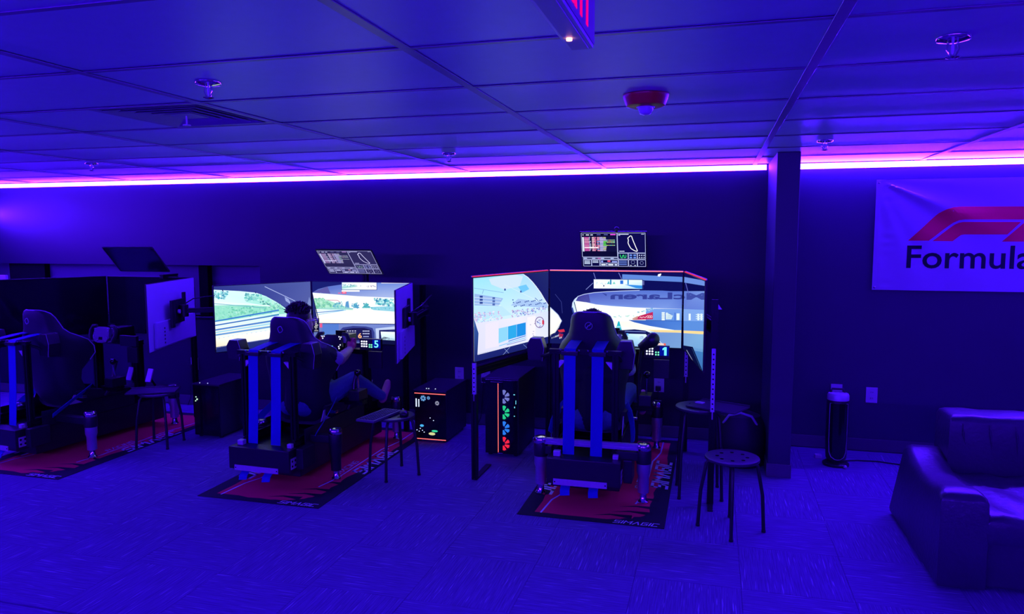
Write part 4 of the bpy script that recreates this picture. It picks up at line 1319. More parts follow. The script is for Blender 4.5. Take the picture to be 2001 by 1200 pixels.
Z = (0, 0, 1)
def bay(tagname, Lm, Cm, Rm, z0, z1, paints, over, backs, group):
    out = []
    for (A, B), p, nm, bk in zip((Lm, Cm, Rm), paints, ('left', 'centre', 'right'), backs):
        a, d, w = vwall(A, B)
        lab = {'left': 'left wide screen of the %s', 'centre': 'middle wide screen of the %s', 'right': 'right wide screen of the %s'}[nm] % tagname
        t, R, N = monitor(lab, (a.x, a.y, z0), d, Z, w, z1 - z0, bk, p, group=group)
        out.append((t, R, N, w))
    (bl, br, tp, p) = over
    bl, br, tp = Vector(bl), Vector(br), Vector(tp)
    t, R, N = monitor('small overhead timing screen tilted above the %s' % tagname, bl, br - bl, tp - bl, (br - bl).length, (tp - bl).length, 'dark', p, name='overhead_monitor', dim=False)
    w, h = (br - bl).length, (tp - bl).length
    obj('mount_bracket', G().box(w * .42, w * .58, h * .15, h * .5, -.07, -.041, R), M_BLACK, t, bev=.004)
    obj('hinge', G().cone((w * .5 - .05, h * .2, -.085), (w * .5 + .05, h * .2, -.085), .018, m=R), M_BLACK, t)
    return out, t
z0, z1 = .845, 1.447
r1, ov = bay('right simulator', ((-1.604, 4.84), (-1.292, 5.86)), ((-1.285, 5.865), (-.222, 5.865)), ((-.214, 5.86), (-.048, 4.85)), z0, z1, (LM1, CM1, RM1), ((-1.029, 5.915, 1.476), (-.504, 5.915, 1.476), (-1.029, 5.81, 1.762), dashboard), ('dark', 'dark', 'dark'), 'screens of the right simulator')
obj('webcam', G().sphere((.03, -.11, .305), .02, .018, .02), M_PLASTIC, ov, smooth=True)
pk = emis('screen_light_bar', s8(255, 120, 125), 1.5)
pk2 = emis('screen_light_bar_side', s8(235, 60, 110), .9)
for k, (t, R, N, w) in enumerate(r1):
    obj('light_bar', G().box(.004, w - .004, z1 - z0 + .0005, z1 - z0 + .007, -.008, .002, R), pk if k == 1 else pk2, t)
    obj('light_bar_cover', G().box(0, w, z1 - z0 + .0002, z1 - z0 + .010, -.014, -.008, R), M_BACKP, t)
z0, z1 = .79, 1.338
bay('middle simulator', ((-3.865, 5.05), (-3.425, 5.80)), ((-3.42, 5.805), (-2.482, 5.805)), ((-2.475, 5.80), (-2.243, 4.945)), z0, z1, (LM2, CM2, None), ((-3.20, 5.72, 1.407), (-2.688, 5.72, 1.407), (-3.20, 5.50, 1.618), dashboard_grey), ('dark', 'dark', 'silver'), 'screens of the middle simulator')
z0, z1 = .812, 1.357
bay('switched-off left simulator', ((-6.05, 5.0), (-5.57, 5.742)), ((-5.565, 5.745), (-4.617, 5.745)), ((-4.61, 5.74), (-4.29, 4.79)), z0, z1, (None, None, None), ((-5.175, 5.50, 1.415), (-4.648, 5.50, 1.415), (-5.175, 5.30, 1.634), None), ('dark', 'dark', 'silver'), 'screens of the switched-off simulator')
o = obj('monitor_corner', G().box(-6.95, -6.606, 5.585, 5.61, .80, 1.358), M_BACKP, bev=.004)
tag(o, 'edge of a pale monitor back at the far left of the picture', 'monitor')

# ================================================================ SCREEN STANDS
def post(t, x, y, zt, slot=None, s=.04):
    p = obj('post', G().profile((x, y, .006), (x, y, slot[0] if slot else zt), s, s), M_ALU_BLACK, t)
    if slot:
        i = obj('slotted_inner_post', G().box(x - .0125, x + .0125, y - .0125, y + .0125, slot[0] - .05, slot[1]), M_STEELW, t, bev=.001)
        n = int((slot[1] - slot[0]) / .032)
        for k in range(n):
            z = slot[0] + .02 + k * .032
            obj('hole', G().cone((x, y - .0132, z), (x, y - .0122, z), .0055, n=10), M_GLOSS, i)
        if zt > slot[1]:
            obj('upper_post', G().profile((x, y, slot[1]), (x, y, zt), s, s), M_ALU_BLACK, t)
def arm_mount(t, c, n, target):
    """bracket on a monitor back at c (facing n) with folding arms to the post at target"""
    c, n, target = Vector(c), Vector(n).normalized(), Vector(target)
    u = Vector((0, 0, 1)).cross(n)
    R = Matrix((u, Vector((0, 0, 1)), n)).transposed().to_4x4()
    R.translation = c
    obj('vesa_plate', G().box(-.10, .10, -.10, .10, 0, .02, R), M_BLACK, t, bev=.003)
    obj('vesa_arm', G().box(-.16, -.101, -.13, .10, 0, .018, R), M_BLACK, t, bev=.003)
    obj('vesa_arm', G().box(.101, .15, -.02, .15, 0, .018, R), M_BLACK, t, bev=.003)
    obj('tilt_head', G().cone((0, -.05, .055), (0, .05, .055), .035, m=R), M_BLACK, t, smooth=True)
    obj('adjust_knob', G().cone((-.06, 0, .03), (-.06, 0, .045), .018, m=R), M_STEELW, t, smooth=True)
    a = R @ Vector((0, 0, .06))
    mid = (a + target) / 2 + Vector((.05, .03, 0))
    obj('folding_arm', G().profile(a, mid, .04, .05, (0, 0, 1)), M_ALU_BLACK, t)
    obj('folding_arm', G().profile(mid, target, .04, .05, (0, 0, 1)), M_ALU_BLACK, t)
    obj('elbow_joint', G().cone(mid - Vector((0, 0, .04)), mid + Vector((0, 0, .04)), .028), M_BLACK, t, smooth=True)
    obj('cable', G().tube([c + Vector((0, 0, .02)), a + Vector((.05, .05, .10)), mid + Vector((.03, .05, .13)), target + Vector((.02, 0, .04))], .005), M_PLASTIC, t, smooth=True)
t = thing('screen_stand', 'black profile stand with slotted posts holding the right simulator screens', 'stand', (0, 0, 0))
post(t, -1.606, 4.87, .842, (.62, .842))
post(t, .016, 4.80, 1.33, (.61, 1.02))
post(t, -.19, 5.95, 1.30, (.612, .83))
post(t, -1.31, 5.95, 1.30)
obj('cross_beam', G().profile((-1.33, 5.95, 1.15), (-.17, 5.95, 1.15), .04, .08, (0, 1, 0)), M_ALU_BLACK, t)
obj('side_beam', G().profile((-.165, 5.93, 1.15), (.02, 4.82, 1.15), .04, .08, (1, 0, 0)), M_ALU_BLACK, t)
obj('side_beam', G().profile((-1.345, 5.93, .78), (-1.62, 4.89, .78), .04, .06, (1, 0, 0)), M_ALU_BLACK, t)
obj('overhead_pole', G().profile((-.767, 6.01, 1.1), (-.767, 6.01, 1.58), .04, .04), M_ALU_BLACK, t)
obj('overhead_neck', G().box(-.79, -.745, 5.945, 6.0, 1.545, 1.585), M_BLACK, t, bev=.004)
obj('foot_bar', G().box(.0, .034, 4.66, 5.05, .0, .012), M_BLACK, t, bev=.003)
obj('foot_bar', G().box(-1.626, -1.586, 4.85, 5.2, .0, .012), M_BLACK, t, bev=.003)
obj('lit_sliver', G().prism([(0, 0), (.022, 0), (.0, .03)], .02, T((.037, 4.80, 1.27), rx=PI / 2)), M_STEELW, t)  # small pale wedge shaped as a lit sliver on the post
t = thing('screen_stand', 'dark stand with folding arm behind the middle simulator screens', 'stand', (0, 0, 0))
post(t, -2.47, 6.05, 1.30)
post(t, -3.30, 5.95, 1.25)
post(t, -2.60, 5.95, 1.25)
obj('cross_beam', G().profile((-3.32, 5.95, 1.06), (-2.58, 5.95, 1.06), .04, .08, (0, 1, 0)), M_ALU_BLACK, t)
obj('overhead_pole', G().profile((-2.944, 5.90, 1.1), (-2.944, 5.90, 1.50), .04, .04), M_ALU_BLACK, t)
obj('side_beam', G().profile((-3.36, 5.96, 1.06), (-3.775, 5.38, 1.06), .04, .08, (0, 0, 1)), M_ALU_BLACK, t)
obj('screen_clamp', G().box(-3.765, -3.715, 5.36, 5.42, 1.02, 1.10), M_BLACK, t, bev=.004)
arm_mount(t, (-2.338, 5.37, 1.08), (.965, .262, 0), (-2.45, 6.03, 1.13))
t = thing('screen_stand', 'dark stand with folding arm behind the switched-off screens', 'stand', (0, 0, 0))
post(t, -3.985, 5.60, 1.25)
post(t, -5.45, 5.90, 1.25)
post(t, -4.75, 5.90, 1.25)
obj('cross_beam', G().profile((-5.47, 5.90, 1.06), (-4.73, 5.90, 1.06), .04, .08, (0, 1, 0)), M_ALU_BLACK, t)
obj('overhead_pole', G().profile((-4.91, 5.70, 1.36), (-4.91, 5.90, 1.36), .04, .04), M_ALU_BLACK, t)
arm_mount(t, (-4.40, 5.28, 1.10), (.948, .319, 0), (-3.99, 5.58, 1.10))

# ================================================================ SIMULATOR RIGS
M_SEAT = mat('seat_black_fabric', (0.012, 0.011, 0.018), 0.55, noise=(25, .2), bump=(260, .2, .001), sheen=.04)
M_LIT_RIM = mat('pale_lit_rim', (0.42, 0.38, 0.5), 0.5, noise=(30, .1))  # pale colour puts the screens' light on the seat and pod rims
M_LOGO = mat('seat_emblem_thread', (0.35, 0.33, 0.45), 0.6, noise=(40, .1))
M_BELT = mat('blue_harness_webbing', (0.003, 0.012, 0.38), 0.7, noise=(120, .12), bump=(700, .2, .0005))
M_WB = emis('button_white', s8(225, 230, 255), 1.6)
M_WG = emis('button_green', s8(120, 255, 190), 1.4)
M_WO = emis('button_amber', s8(255, 210, 160), 1.3)
M_DIG = emis('gear_digit', s8(110, 225, 255), 1.3)
M_DIGB = emis('gear_backlight', s8(0, 25, 200), .55)

def glyph_obj(name, ch, w, h, M, m, parent, d=.001):
    vs, fs = glyphs(ch, .02)
    g = G()
    g.add([(x * w, 0, y * h) for x, y in vs], fs, M)
    return obj(name, g, m, parent)

def seat(t, logo):
    SX = -.03
    LV = [(z, a, d, y - .09) for z, a, d, y in ((1.216, .05, .008, .29), (1.213, .082, .022, .289), (1.204, .108, .045, .288), (1.184, .13, .075, .286), (1.15, .143, .10, .286), (1.10, .151, .125, .288), (1.05, .166, .14, .292), (1.01, .196, .17, .296), (.975, .232, .225, .30), (.94, .252, .28, .304), (.88, .262, .315, .31), (.82, .262, .315, .318), (.76, .245, .27, .325), (.68, .225, .20, .333), (.60, .22, .18, .345), (.50, .215, .20, .37), (.42, .215, .24, .41), (.37, .205, .28, .45))]
    n = 18
    rows = []
    for z, hw, wd, yb in LV:
        r = []
        for k in range(n + 1):
            a = -1 + 2 * k / n
            s = math.sin(a * PI / 2)
            x = hw * (abs(s) ** .85) * (1 if s >= 0 else -1)
            y = yb + wd * (abs(a) ** 3.0)
            r.append((SX + x, y, z))
        rows.append(r)
    def solid(g, th):
        me = bpy.data.meshes.new('tmp')
        me.from_pydata(g.v, [], g.f)
        bm = bmesh.new(); bm.from_mesh(me)
        bmesh.ops.recalc_face_normals(bm, faces=bm.faces)
        bmesh.ops.solidify(bm, geom=bm.faces[:], thickness=th)
        bmesh.ops.recalc_face_normals(bm, faces=bm.faces)
        h = G()
        bm.verts.index_update()
        h.v = [tuple(v.co) for v in bm.verts]
        h.f = [tuple(v.index for v in f.verts) for f in bm.faces]
        bm.free()
        bpy.data.meshes.remove(me)
        return h
    s = obj('seat', solid(G().loft(rows, cap=False, closed=False), .028), M_SEAT, t, smooth=True, angle=60)
    s['label'] = 'black bucket seat with shoulder wings'
    edge = [rows[k][0] for k in range(12, -1, -1)] + rows[0][1:-1] + [rows[k][-1] for k in range(0, 13)]
    obj('lit_rim', G().tube(edge, .0045, 6), M_LIT_RIM, s, smooth=True)  # seat edge line, its rim light put into the pale colour
    # tub
    rows = []
    for y, hw, zf, zs in ((.38, .20, .37, .50), (.50, .215, .345, .50), (.65, .22, .345, .47), (.80, .215, .37, .45), (.88, .20, .385, .43), (.90, .19, .36, .38)):
        r = []
        for k in range(n + 1):
            a = -1 + 2 * k / n
            r.append((SX + hw * math.sin(a * PI / 2), y, zf + (zs - zf) * abs(a) ** 4))
        rows.append(r)
    obj('seat_cushion', solid(G().loft(rows, cap=False, closed=False), -.03), M_SEAT, s, smooth=True, angle=60)
    z = 1.127
    if logo == 'diamond':
        q = [(SX + .0 + a, .154, z + b) for a, b in ((-.021, .004), (-.012, .018), (.004, .025), (.012, .018), (.021, -.004), (.012, -.018), (-.004, -.025), (-.012, -.018), (-.021, .004))]
        obj('emblem', G().tube([(x, y + .010, zz) for x, y, zz in q], .0032, 6), M_LOGO, s)
    else:
        c = [(SX + .024 * math.cos(2 * PI * k / 24), .166, z + .024 * math.sin(2 * PI * k / 24)) for k in range(25)]
        obj('emblem', G().tube(c, .002, 6), M_LOGO, s)
        obj('emblem_stroke', G().tube([(SX - .014, .165, z - .014), (SX - .002, .165, z + .002), (SX + .006, .165, z + .002), (SX + .014, .165, z + .015)], .004, 6), M_LOGO, s)

def steering_wheel(t, x, y, z, on=True):
    R = T((x, y, z), rx=-.22)
    face = [(-.10, -.035), (-.085, .05), (-.045, .065), (.045, .065), (.085, .05), (.10, -.035), (.07, -.075), (.03, -.085), (-.03, -.085), (-.07, -.075)]
    w = obj('steering_wheel', G().prism(face, .03, R @ Matrix.Rotation(PI / 2, 4, 'X')), M_PLASTIC if on else M_KEY, t, bev=.006)  # switched-off wheel is paler: its lit face is put into the colour
    for s in (-1, 1):
        obj('grip', G().tube([R @ Vector((s * .085, -.012, .075)), R @ Vector((s * .125, -.012, .07)), R @ Vector((s * .145, -.012, .03)), R @ Vector((s * .142, -.012, -.02)), R @ Vector((s * .128, -.012, -.07)), R @ Vector((s * .085, -.012, -.075))], [.014, .018, .018, .017, .017, .013], 10), M_SEAT, w, smooth=True)
        obj('shift_paddle', G().box(s * .06, s * .11, .012, .016, .0, .06, R), M_STEELW, w, bev=.002)
    obj('hub', G().cone(R @ Vector((0, 0, 0)), R @ Vector((0, .10, 0)), .035), M_ALU_BLACK, w, smooth=True)
    for bx, bz, m in ((-.085, .045, M_WB), (-.068, .048, M_WB), (-.078, .03, M_WB), (.085, .045, M_WB), (.068, .048, M_WB), (.078, .03, M_WB), (-.085, -.02, M_WB), (-.073, -.035, M_WB), (-.078, -.05, M_WB), (.085, -.02, M_WB), (.073, -.035, M_WB), (.078, -.05, M_WB), (-.028, -.06, M_WO), (.028, -.06, M_WO), (-.04, -.066, M_WO), (.04, -.066, M_WO)):
        obj('lit_button' if on else 'button', G().sphere(R @ Vector((bx, -.031, bz)), .0055, nu=8, nv=6), m if on else M_STEELW, w)
    obj('rev_display', G().box(-.02, .02, -.0325, -.03, -.055, -.03, R), M_DIG if on else M_GLOSS, w)
    return w

def rig(label, loc, rz=0, sz=1.0, logo='round', gear=None, bz=.88, knob=False, acts=None, on=True, silver=True):
    t = thing('racing_simulator', label, 'simulator', loc, rz, 'racing simulator cockpits')
    t.scale = (1, 1, sz)
    P = lambda nm, a, b, w=.04, h=.04, s=(1, 0, 0), m=M_ALU_BLACK: obj(nm, G().profile(a, b, w, h, s), m, t)
    for x in (-.215, .175):
        P('base_rail', (x, -.02, .31), (x, 1.33, .31), .04, .08, (1, 0, 0))
        P('seat_upright', (x, 0, .35), (x, 0, .975))
        P('wheel_deck_upright', (x * 1.25, .98, .35), (x * 1.25, .98, .84), .04, .08, (1, 0, 0))
    P('cross_rail', (-.235, .45, .27), (.195, .45, .27), .04, .04, (0, 1, 0))
    P('cross_rail', (-.235, 1.25, .27), (.195, 1.25, .27), .04, .04, (0, 1, 0))
    P('top_bar', (-.26, -.005, .975), (.215, -.005, .975), .04, .03, (0, 1, 0))
    P('wheel_deck_beam', (-.29, .98, .84), (.25, .98, .84), .08, .04, (0, 1, 0))
    if silver:
        P('silver_cross_rail', (-.30, -.045, .378), (.35, -.045, .378), .03, .04, (0, 1, 0), M_SILVER)
    obj('chassis_tray', G().box(-.25, .21, .0, 1.24, .055, .268), M_BLACK, t, bev=.008)
    for x in (-.255, .215):
        obj('side_skirt', G().box(x - .004, x + .004, .06, .92, .27, .40), M_BLACK, t, bev=.002)
    # rear box and plate
    obj('control_box', G().box(-.245, .235, -.17, -.065, .135, .30), M_BLACK, t, bev=.006)
    p = obj('end_plate', G().box(-.198, .15, -.176, -.17, .128, .168), M_STEELW, t, bev=.001)
    for x in (-.188, .14):
        obj('plate_hole', G().cone((x, -.1766, .148), (x, -.1755, .148), .005, n=10), M_GLOSS, p)
    p = obj('side_plate', G().box(.2355, .239, -.15, -.085, .16, .24), M_STEELW, t, bev=.001)
    for y in (-.135, -.10):
        for z in (.182, .218):
            obj('plate_hole', G().cone((.2385, y, z), (.2396, y, z), .009, n=10), M_GLOSS, p)
    obj('junction_block', G().box(.245, .30, -.10, .06, .15, .30), M_BLACK, t, bev=.006)
    obj('latch', G().box(-.21, -.165, -.12, -.08, .30, .335), M_STEELW, t, bev=.004)
    obj('latch', G().box(.175, .21, -.10, -.07, .30, .33), M_STEELW, t, bev=.004)
    for sx, x in ((1, -.195), (-1, .155)):
        obj('corner_gusset', G().prism([(0, 0), (sx * .042, 0), (0, -.05)], .03, T((x, .012, .915), rx=PI / 2)), M_STEELW, t)
    # harness straps
    for x in (-.12, .063):
        b = obj('harness_strap', G().ribbon([(x, .22, 1.02), (x, .14, 1.015), (x, .02, 1.0), (x, -.022, .996), (x, -.032, .975), (x, -.034, .90), (x, -.046, .60), (x, -.066, .302)], .077, .004), M_BELT, t)
        obj('strap_guide', G().box(x - .055, x + .055, -.05, -.026, .955, .982), M_BLACK, t, bev=.004)
        for s in (-1, 1):
            obj('bolt', G().cone((x + s * .062, -.03, .985), (x + s * .062, -.03, .995), .007, n=8), M_CHROME, t)
        obj('strap_tail', G().ribbon([(x, -.12, .134), (x, -.15, .125), (x, -.185, .10), (x + .004, -.20, .07)], .062, .004), M_BELT, t)
    obj('lap_strap', G().ribbon([(.19, .52, .52), (.225, .42, .49), (.255, .30, .45), (.275, .18, .40), (.28, .10, .36)], .05, .004, (.3, .4, .8)), M_BELT, t)
    obj('lap_strap', G().ribbon([(-.25, .52, .52), (-.285, .42, .48), (-.30, .30, .42), (-.30, .22, .36)], .05, .004, (-.3, .4, .8)), M_BELT, t)
    obj('buckle', G().box(.235, .285, .36, .40, .45, .47), M_CHROME, t, bev=.004)
    for s in (-1, 1):
        obj('seat_bracket', G().prism([(.30, .35), (.80, .35), (.74, .47), (.36, .47)], .006, T((-.03 + s * .215, 0, 0)) @ Matrix(((0, 0, 1, 0), (1, 0, 0, 0), (0, 1, 0, 0), (0, 0, 0, 1)))), M_STEELW if s > 0 else M_BLACK, t)
    seat(t, logo)
    # angular pods either side of the headrest
    for x, z0, h in ((-.385, .885, .155), (.225, .85, .19)):
        pod = [(-.05, 0), (.05, 0), (.062, h * .55), (.04, h), (-.035, h), (-.06, h * .7)]
        o = obj('side_pod', G().prism(pod, .10, T((x, .20, z0), rx=PI / 2)), M_PLASTIC, t, bev=.008)
        obj('pod_arm', G().tube([(x, .15, z0 + .02), (x * .8, .08, .93), (x * .62, .01, .965)], .012, 8), M_BLACK, t, smooth=True)
        obj('pod_edge', G().tube([(x + a, .098, z0 + b) for a, b in pod[1:4]], .002, 6), M_LIT_RIM, o)  # the pod's lit rim drawn as a pale line
    # corner actuators
    for k, (x, y) in enumerate(acts or ((.367, -.03), (-.313, -.03), (.36, 1.22), (-.32, 1.22))):
        a = obj('actuator', G().lathe([(.026, .075), (.036, .08), (.036, .19), (.044, .215), (.044, .272)], 24, T((x, y, 0))), M_SILVER if silver or k or not on else M_BLACK, t, smooth=True)
        obj('actuator_collar', G().lathe([(.047, .272), (.048, .278), (.048, .352), (.046, .358)], 24, T((x, y, 0))), M_BLACK, a, smooth=True)
        obj('actuator_cap', G().lathe([(.044, .358), (.047, .366), (.047, .388), (.038, .402), (.012, .406)], 24, T((x, y, 0))), M_CHROME, a, smooth=True)
        obj('actuator_foot', G().lathe([(.033, .0045), (.034, .02), (.024, .032), (.02, .08)], 20, T((x, y, 0))), M_CHROME, a, smooth=True)
        ix = .195 if x > 0 else -.235
        obj('actuator_bracket', G().box(min(x, ix), max(x, ix), y - .03, y + .03, .29, .345), M_BLACK, t, bev=.004)
    # wheel, base, dash
    steering_wheel(t, .0, .83, .93, on)
    obj('wheel_base', G().box(-.07, .07, .94, 1.09, .862, .98), M_ALU_BLACK, t, bev=.008)
    obj('dash_display', G().box(.005, .095, .865, .875, .985, 1.03), M_GLOSS, t, bev=.003)
    # side button box with gear read-out
    b = obj('button_box', G().box(.29, .475, .735, .765, bz - .05, bz + .045), M_PLASTIC, t, bev=.004)
    obj('button_box_arm', G().profile((.30, .78, bz - .02), (.22, .96, .83), .03, .03, (0, 0, 1)), M_ALU_BLACK, t)
    obj('lower_panel', G().box(.36, .475, .74, .76, bz - .20, bz - .06), M_BLACK, t, bev=.004)
    if on:
        for i in range(3):
            for j in range(3):
                obj('lit_button', G().cone((.312 + i * .02, .7305, bz - .018 + j * .02), (.312 + i * .02, .736, bz - .018 + j * .02), .0068, n=12), M_WB, b)
        for i in range(2):
            for j in range(2):
                obj('lit_button', G().cone((.378 + i * .018, .7305, bz - .022 + j * .018), (.378 + i * .018, .736, bz - .022 + j * .018), .006, n=12), M_WG, b)
        d = obj('gear_window', G().box(.405, .470, .7315, .7345, bz - .028, bz + .04), M_DIGB, b)
        if gear == '1':
            obj('gear_digit', G().prism([(.012, 0), (.03, 0), (.03, .062), (.014, .062), (0, .050), (0, .038), (.012, .044)], .001, T((.425, .7312, bz - .025), rx=PI / 2)), M_DIG, d)
        else:
            glyph_obj('gear_digit', gear, .036, .060, T((.42, .7305, bz - .025)), M_DIG, d)
    # shifter with round knob, pedals
    sh = obj('shifter', G().box(.27, .36, .58, .72, .50, .58), M_BLACK, t, bev=.006)
    obj('shift_lever', G().tube([(.32, .65, .57), (.32, .64, .66), (.325, .63, .70)], .008), M_CHROME, sh, smooth=True)
    obj('shift_knob', G().sphere((.325, .63, .725), .026), M_GLOSS, sh, smooth=True)
    obj('knob_highlight', G().tube([(.325 + .02 * math.cos(2 * PI * k / 16), .615, .737 + .012 * math.sin(2 * PI * k / 16)) for k in range(17)], .0025, 6), M_CHROME, sh)  # ring highlight on the knob, modelled as a bright loop
    obj('shifter_mount', G().profile((.19, .65, .48), (.37, .65, .48), .08, .04, (0, 1, 0)), M_ALU_BLACK, t)
    obj('cable_loom', G().tube([(.28, .70, .72), (.265, .68, .62), (.27, .66, .52), (.25, .6, .42)], .014), M_PLASTIC, t, smooth=True)
    if knob:
        h = obj('handbrake', G().tube([(.265, .60, .53), (.265, .60, .75), (.285, .59, .93)], .012), M_BLACK, t, smooth=True)
        obj('handbrake_grip', G().sphere((0, 0, 0), .05, .045, .058, m=T((.362, .585, .985), ry=.5)).cone((.275, .59, .925), (.345, .587, .975), .03, .046), M_PLASTIC, h, smooth=True)
    pp = obj('pedal_plate', G().box(-.20, .20, 1.12, 1.32, .352, .364), M_ALU_BLACK, t, bev=.003)
    for x in (-.12, .0, .12):
        q = obj('pedal', G().box(-.03, .03, -.006, .006, .0, .13, T((x, 1.16, .42), rx=-.35)), M_STEELW, t, bev=.003)
        obj('pedal_arm', G().tube([(x, 1.24, .37), (x, 1.19, .45)], .01), M_ALU_BLACK, q)
    return t
rig('simulator cockpit with round seat emblem and gear 1 on its button box', (-.77, 4.72, 0), 0, 1.0, 'round', '1', .88, True)
rig('simulator cockpit with diamond seat emblem and gear 5 on its button box', (-2.965, 4.46, 0), -.03, .945, 'diamond', '5', .945, False, acts=((.405, .15), (-.26, .22), (.36, 1.22), (-.32, 1.22)), silver=False)
rig('switched-off simulator cockpit in the dark at the far left', (-5.23, 4.42, 0), -.10, .945, 'diamond', None, .90, False, acts=((.56, .20), (-.26, .22), (.36, 1.22), (-.32, 1.22)), on=False, silver=False)
# loose strap light ends on the dark rig's mat

# ================================================================ PEOPLE
M_SKIN = mat('skin', (0.50, 0.30, 0.25), 0.5, noise=(30, .08))
M_SHIRT = mat('dark_shirt', (0.012, 0.012, 0.02), 0.8, noise=(40, .15), bump=(60, .2, .004))
M_CUFF = mat('pale_sleeve_cuff', (0.42, 0.40, 0.5), 0.8, noise=(40, .1))
M_JEANS = mat('blue_jeans', (0.06, 0.11, 0.26), 0.85, noise=(90, .2), bump=(50, .3, .005))
M_GLOVE = mat('red_racing_glove', (0.8, 0.08, 0.16), 0.6, noise=(60, .3))
M_HAIR = mat('dark_brown_hair', (0.018, 0.012, 0.014), 0.5, noise=(60, .3))
M_SHOE = mat('red_white_shoe', (0.55, 0.18, 0.25), 0.6, noise=(14, .3))
def capsule(g, p0, r0, p1, r1, n=12):
    p0, p1 = Vector(p0), Vector(p1)
    g.cone(p0, p1, r0, r1, n)
    g.sphere(p0, r0, nu=n, nv=8)
    g.sphere(p1, r1, nu=n, nv=8)
BONES = []
def body(name, sk, voxel=.0065):
    """sk: list of (kind, p0, r0, p1, r1, material); union by voxel remesh, materials by nearest bone"""
    g = G()
    for k, p0, r0, p1, r1, mi in sk:
        if k == 'c':
            capsule(g, p0, r0, p1, r1)
        else:
            g.sphere(p0, *r0, nu=20, nv=14, m=p1)
    me = bpy.data.meshes.new(name)
    me.from_pydata(g.v, [], g.f)
    fix(me)
    o = bpy.data.objects.new(name, me)
    COL.objects.link(o)
    r = o.modifiers.new('r', 'REMESH'); r.mode = 'VOXEL'; r.voxel_size = voxel
    s = o.modifiers.new('s', 'SMOOTH'); s.iterations = 3; s.factor = .5
    dg = bpy.context.evaluated_depsgraph_get()
    nm = bpy.data.meshes.new_from_object(o.evaluated_get(dg))
    bpy.data.objects.remove(o)
    bpy.data.meshes.remove(me)
    nm.name = name
    return nm
def near(p, a, b):
    a, b = Vector(a), Vector(b)
    d = b - a
    L = d.length_squared
    f = max(0, min(1, (p - a).dot(d) / L)) if L > 1e-9 else 0
    return (p - (a + d * f)).length

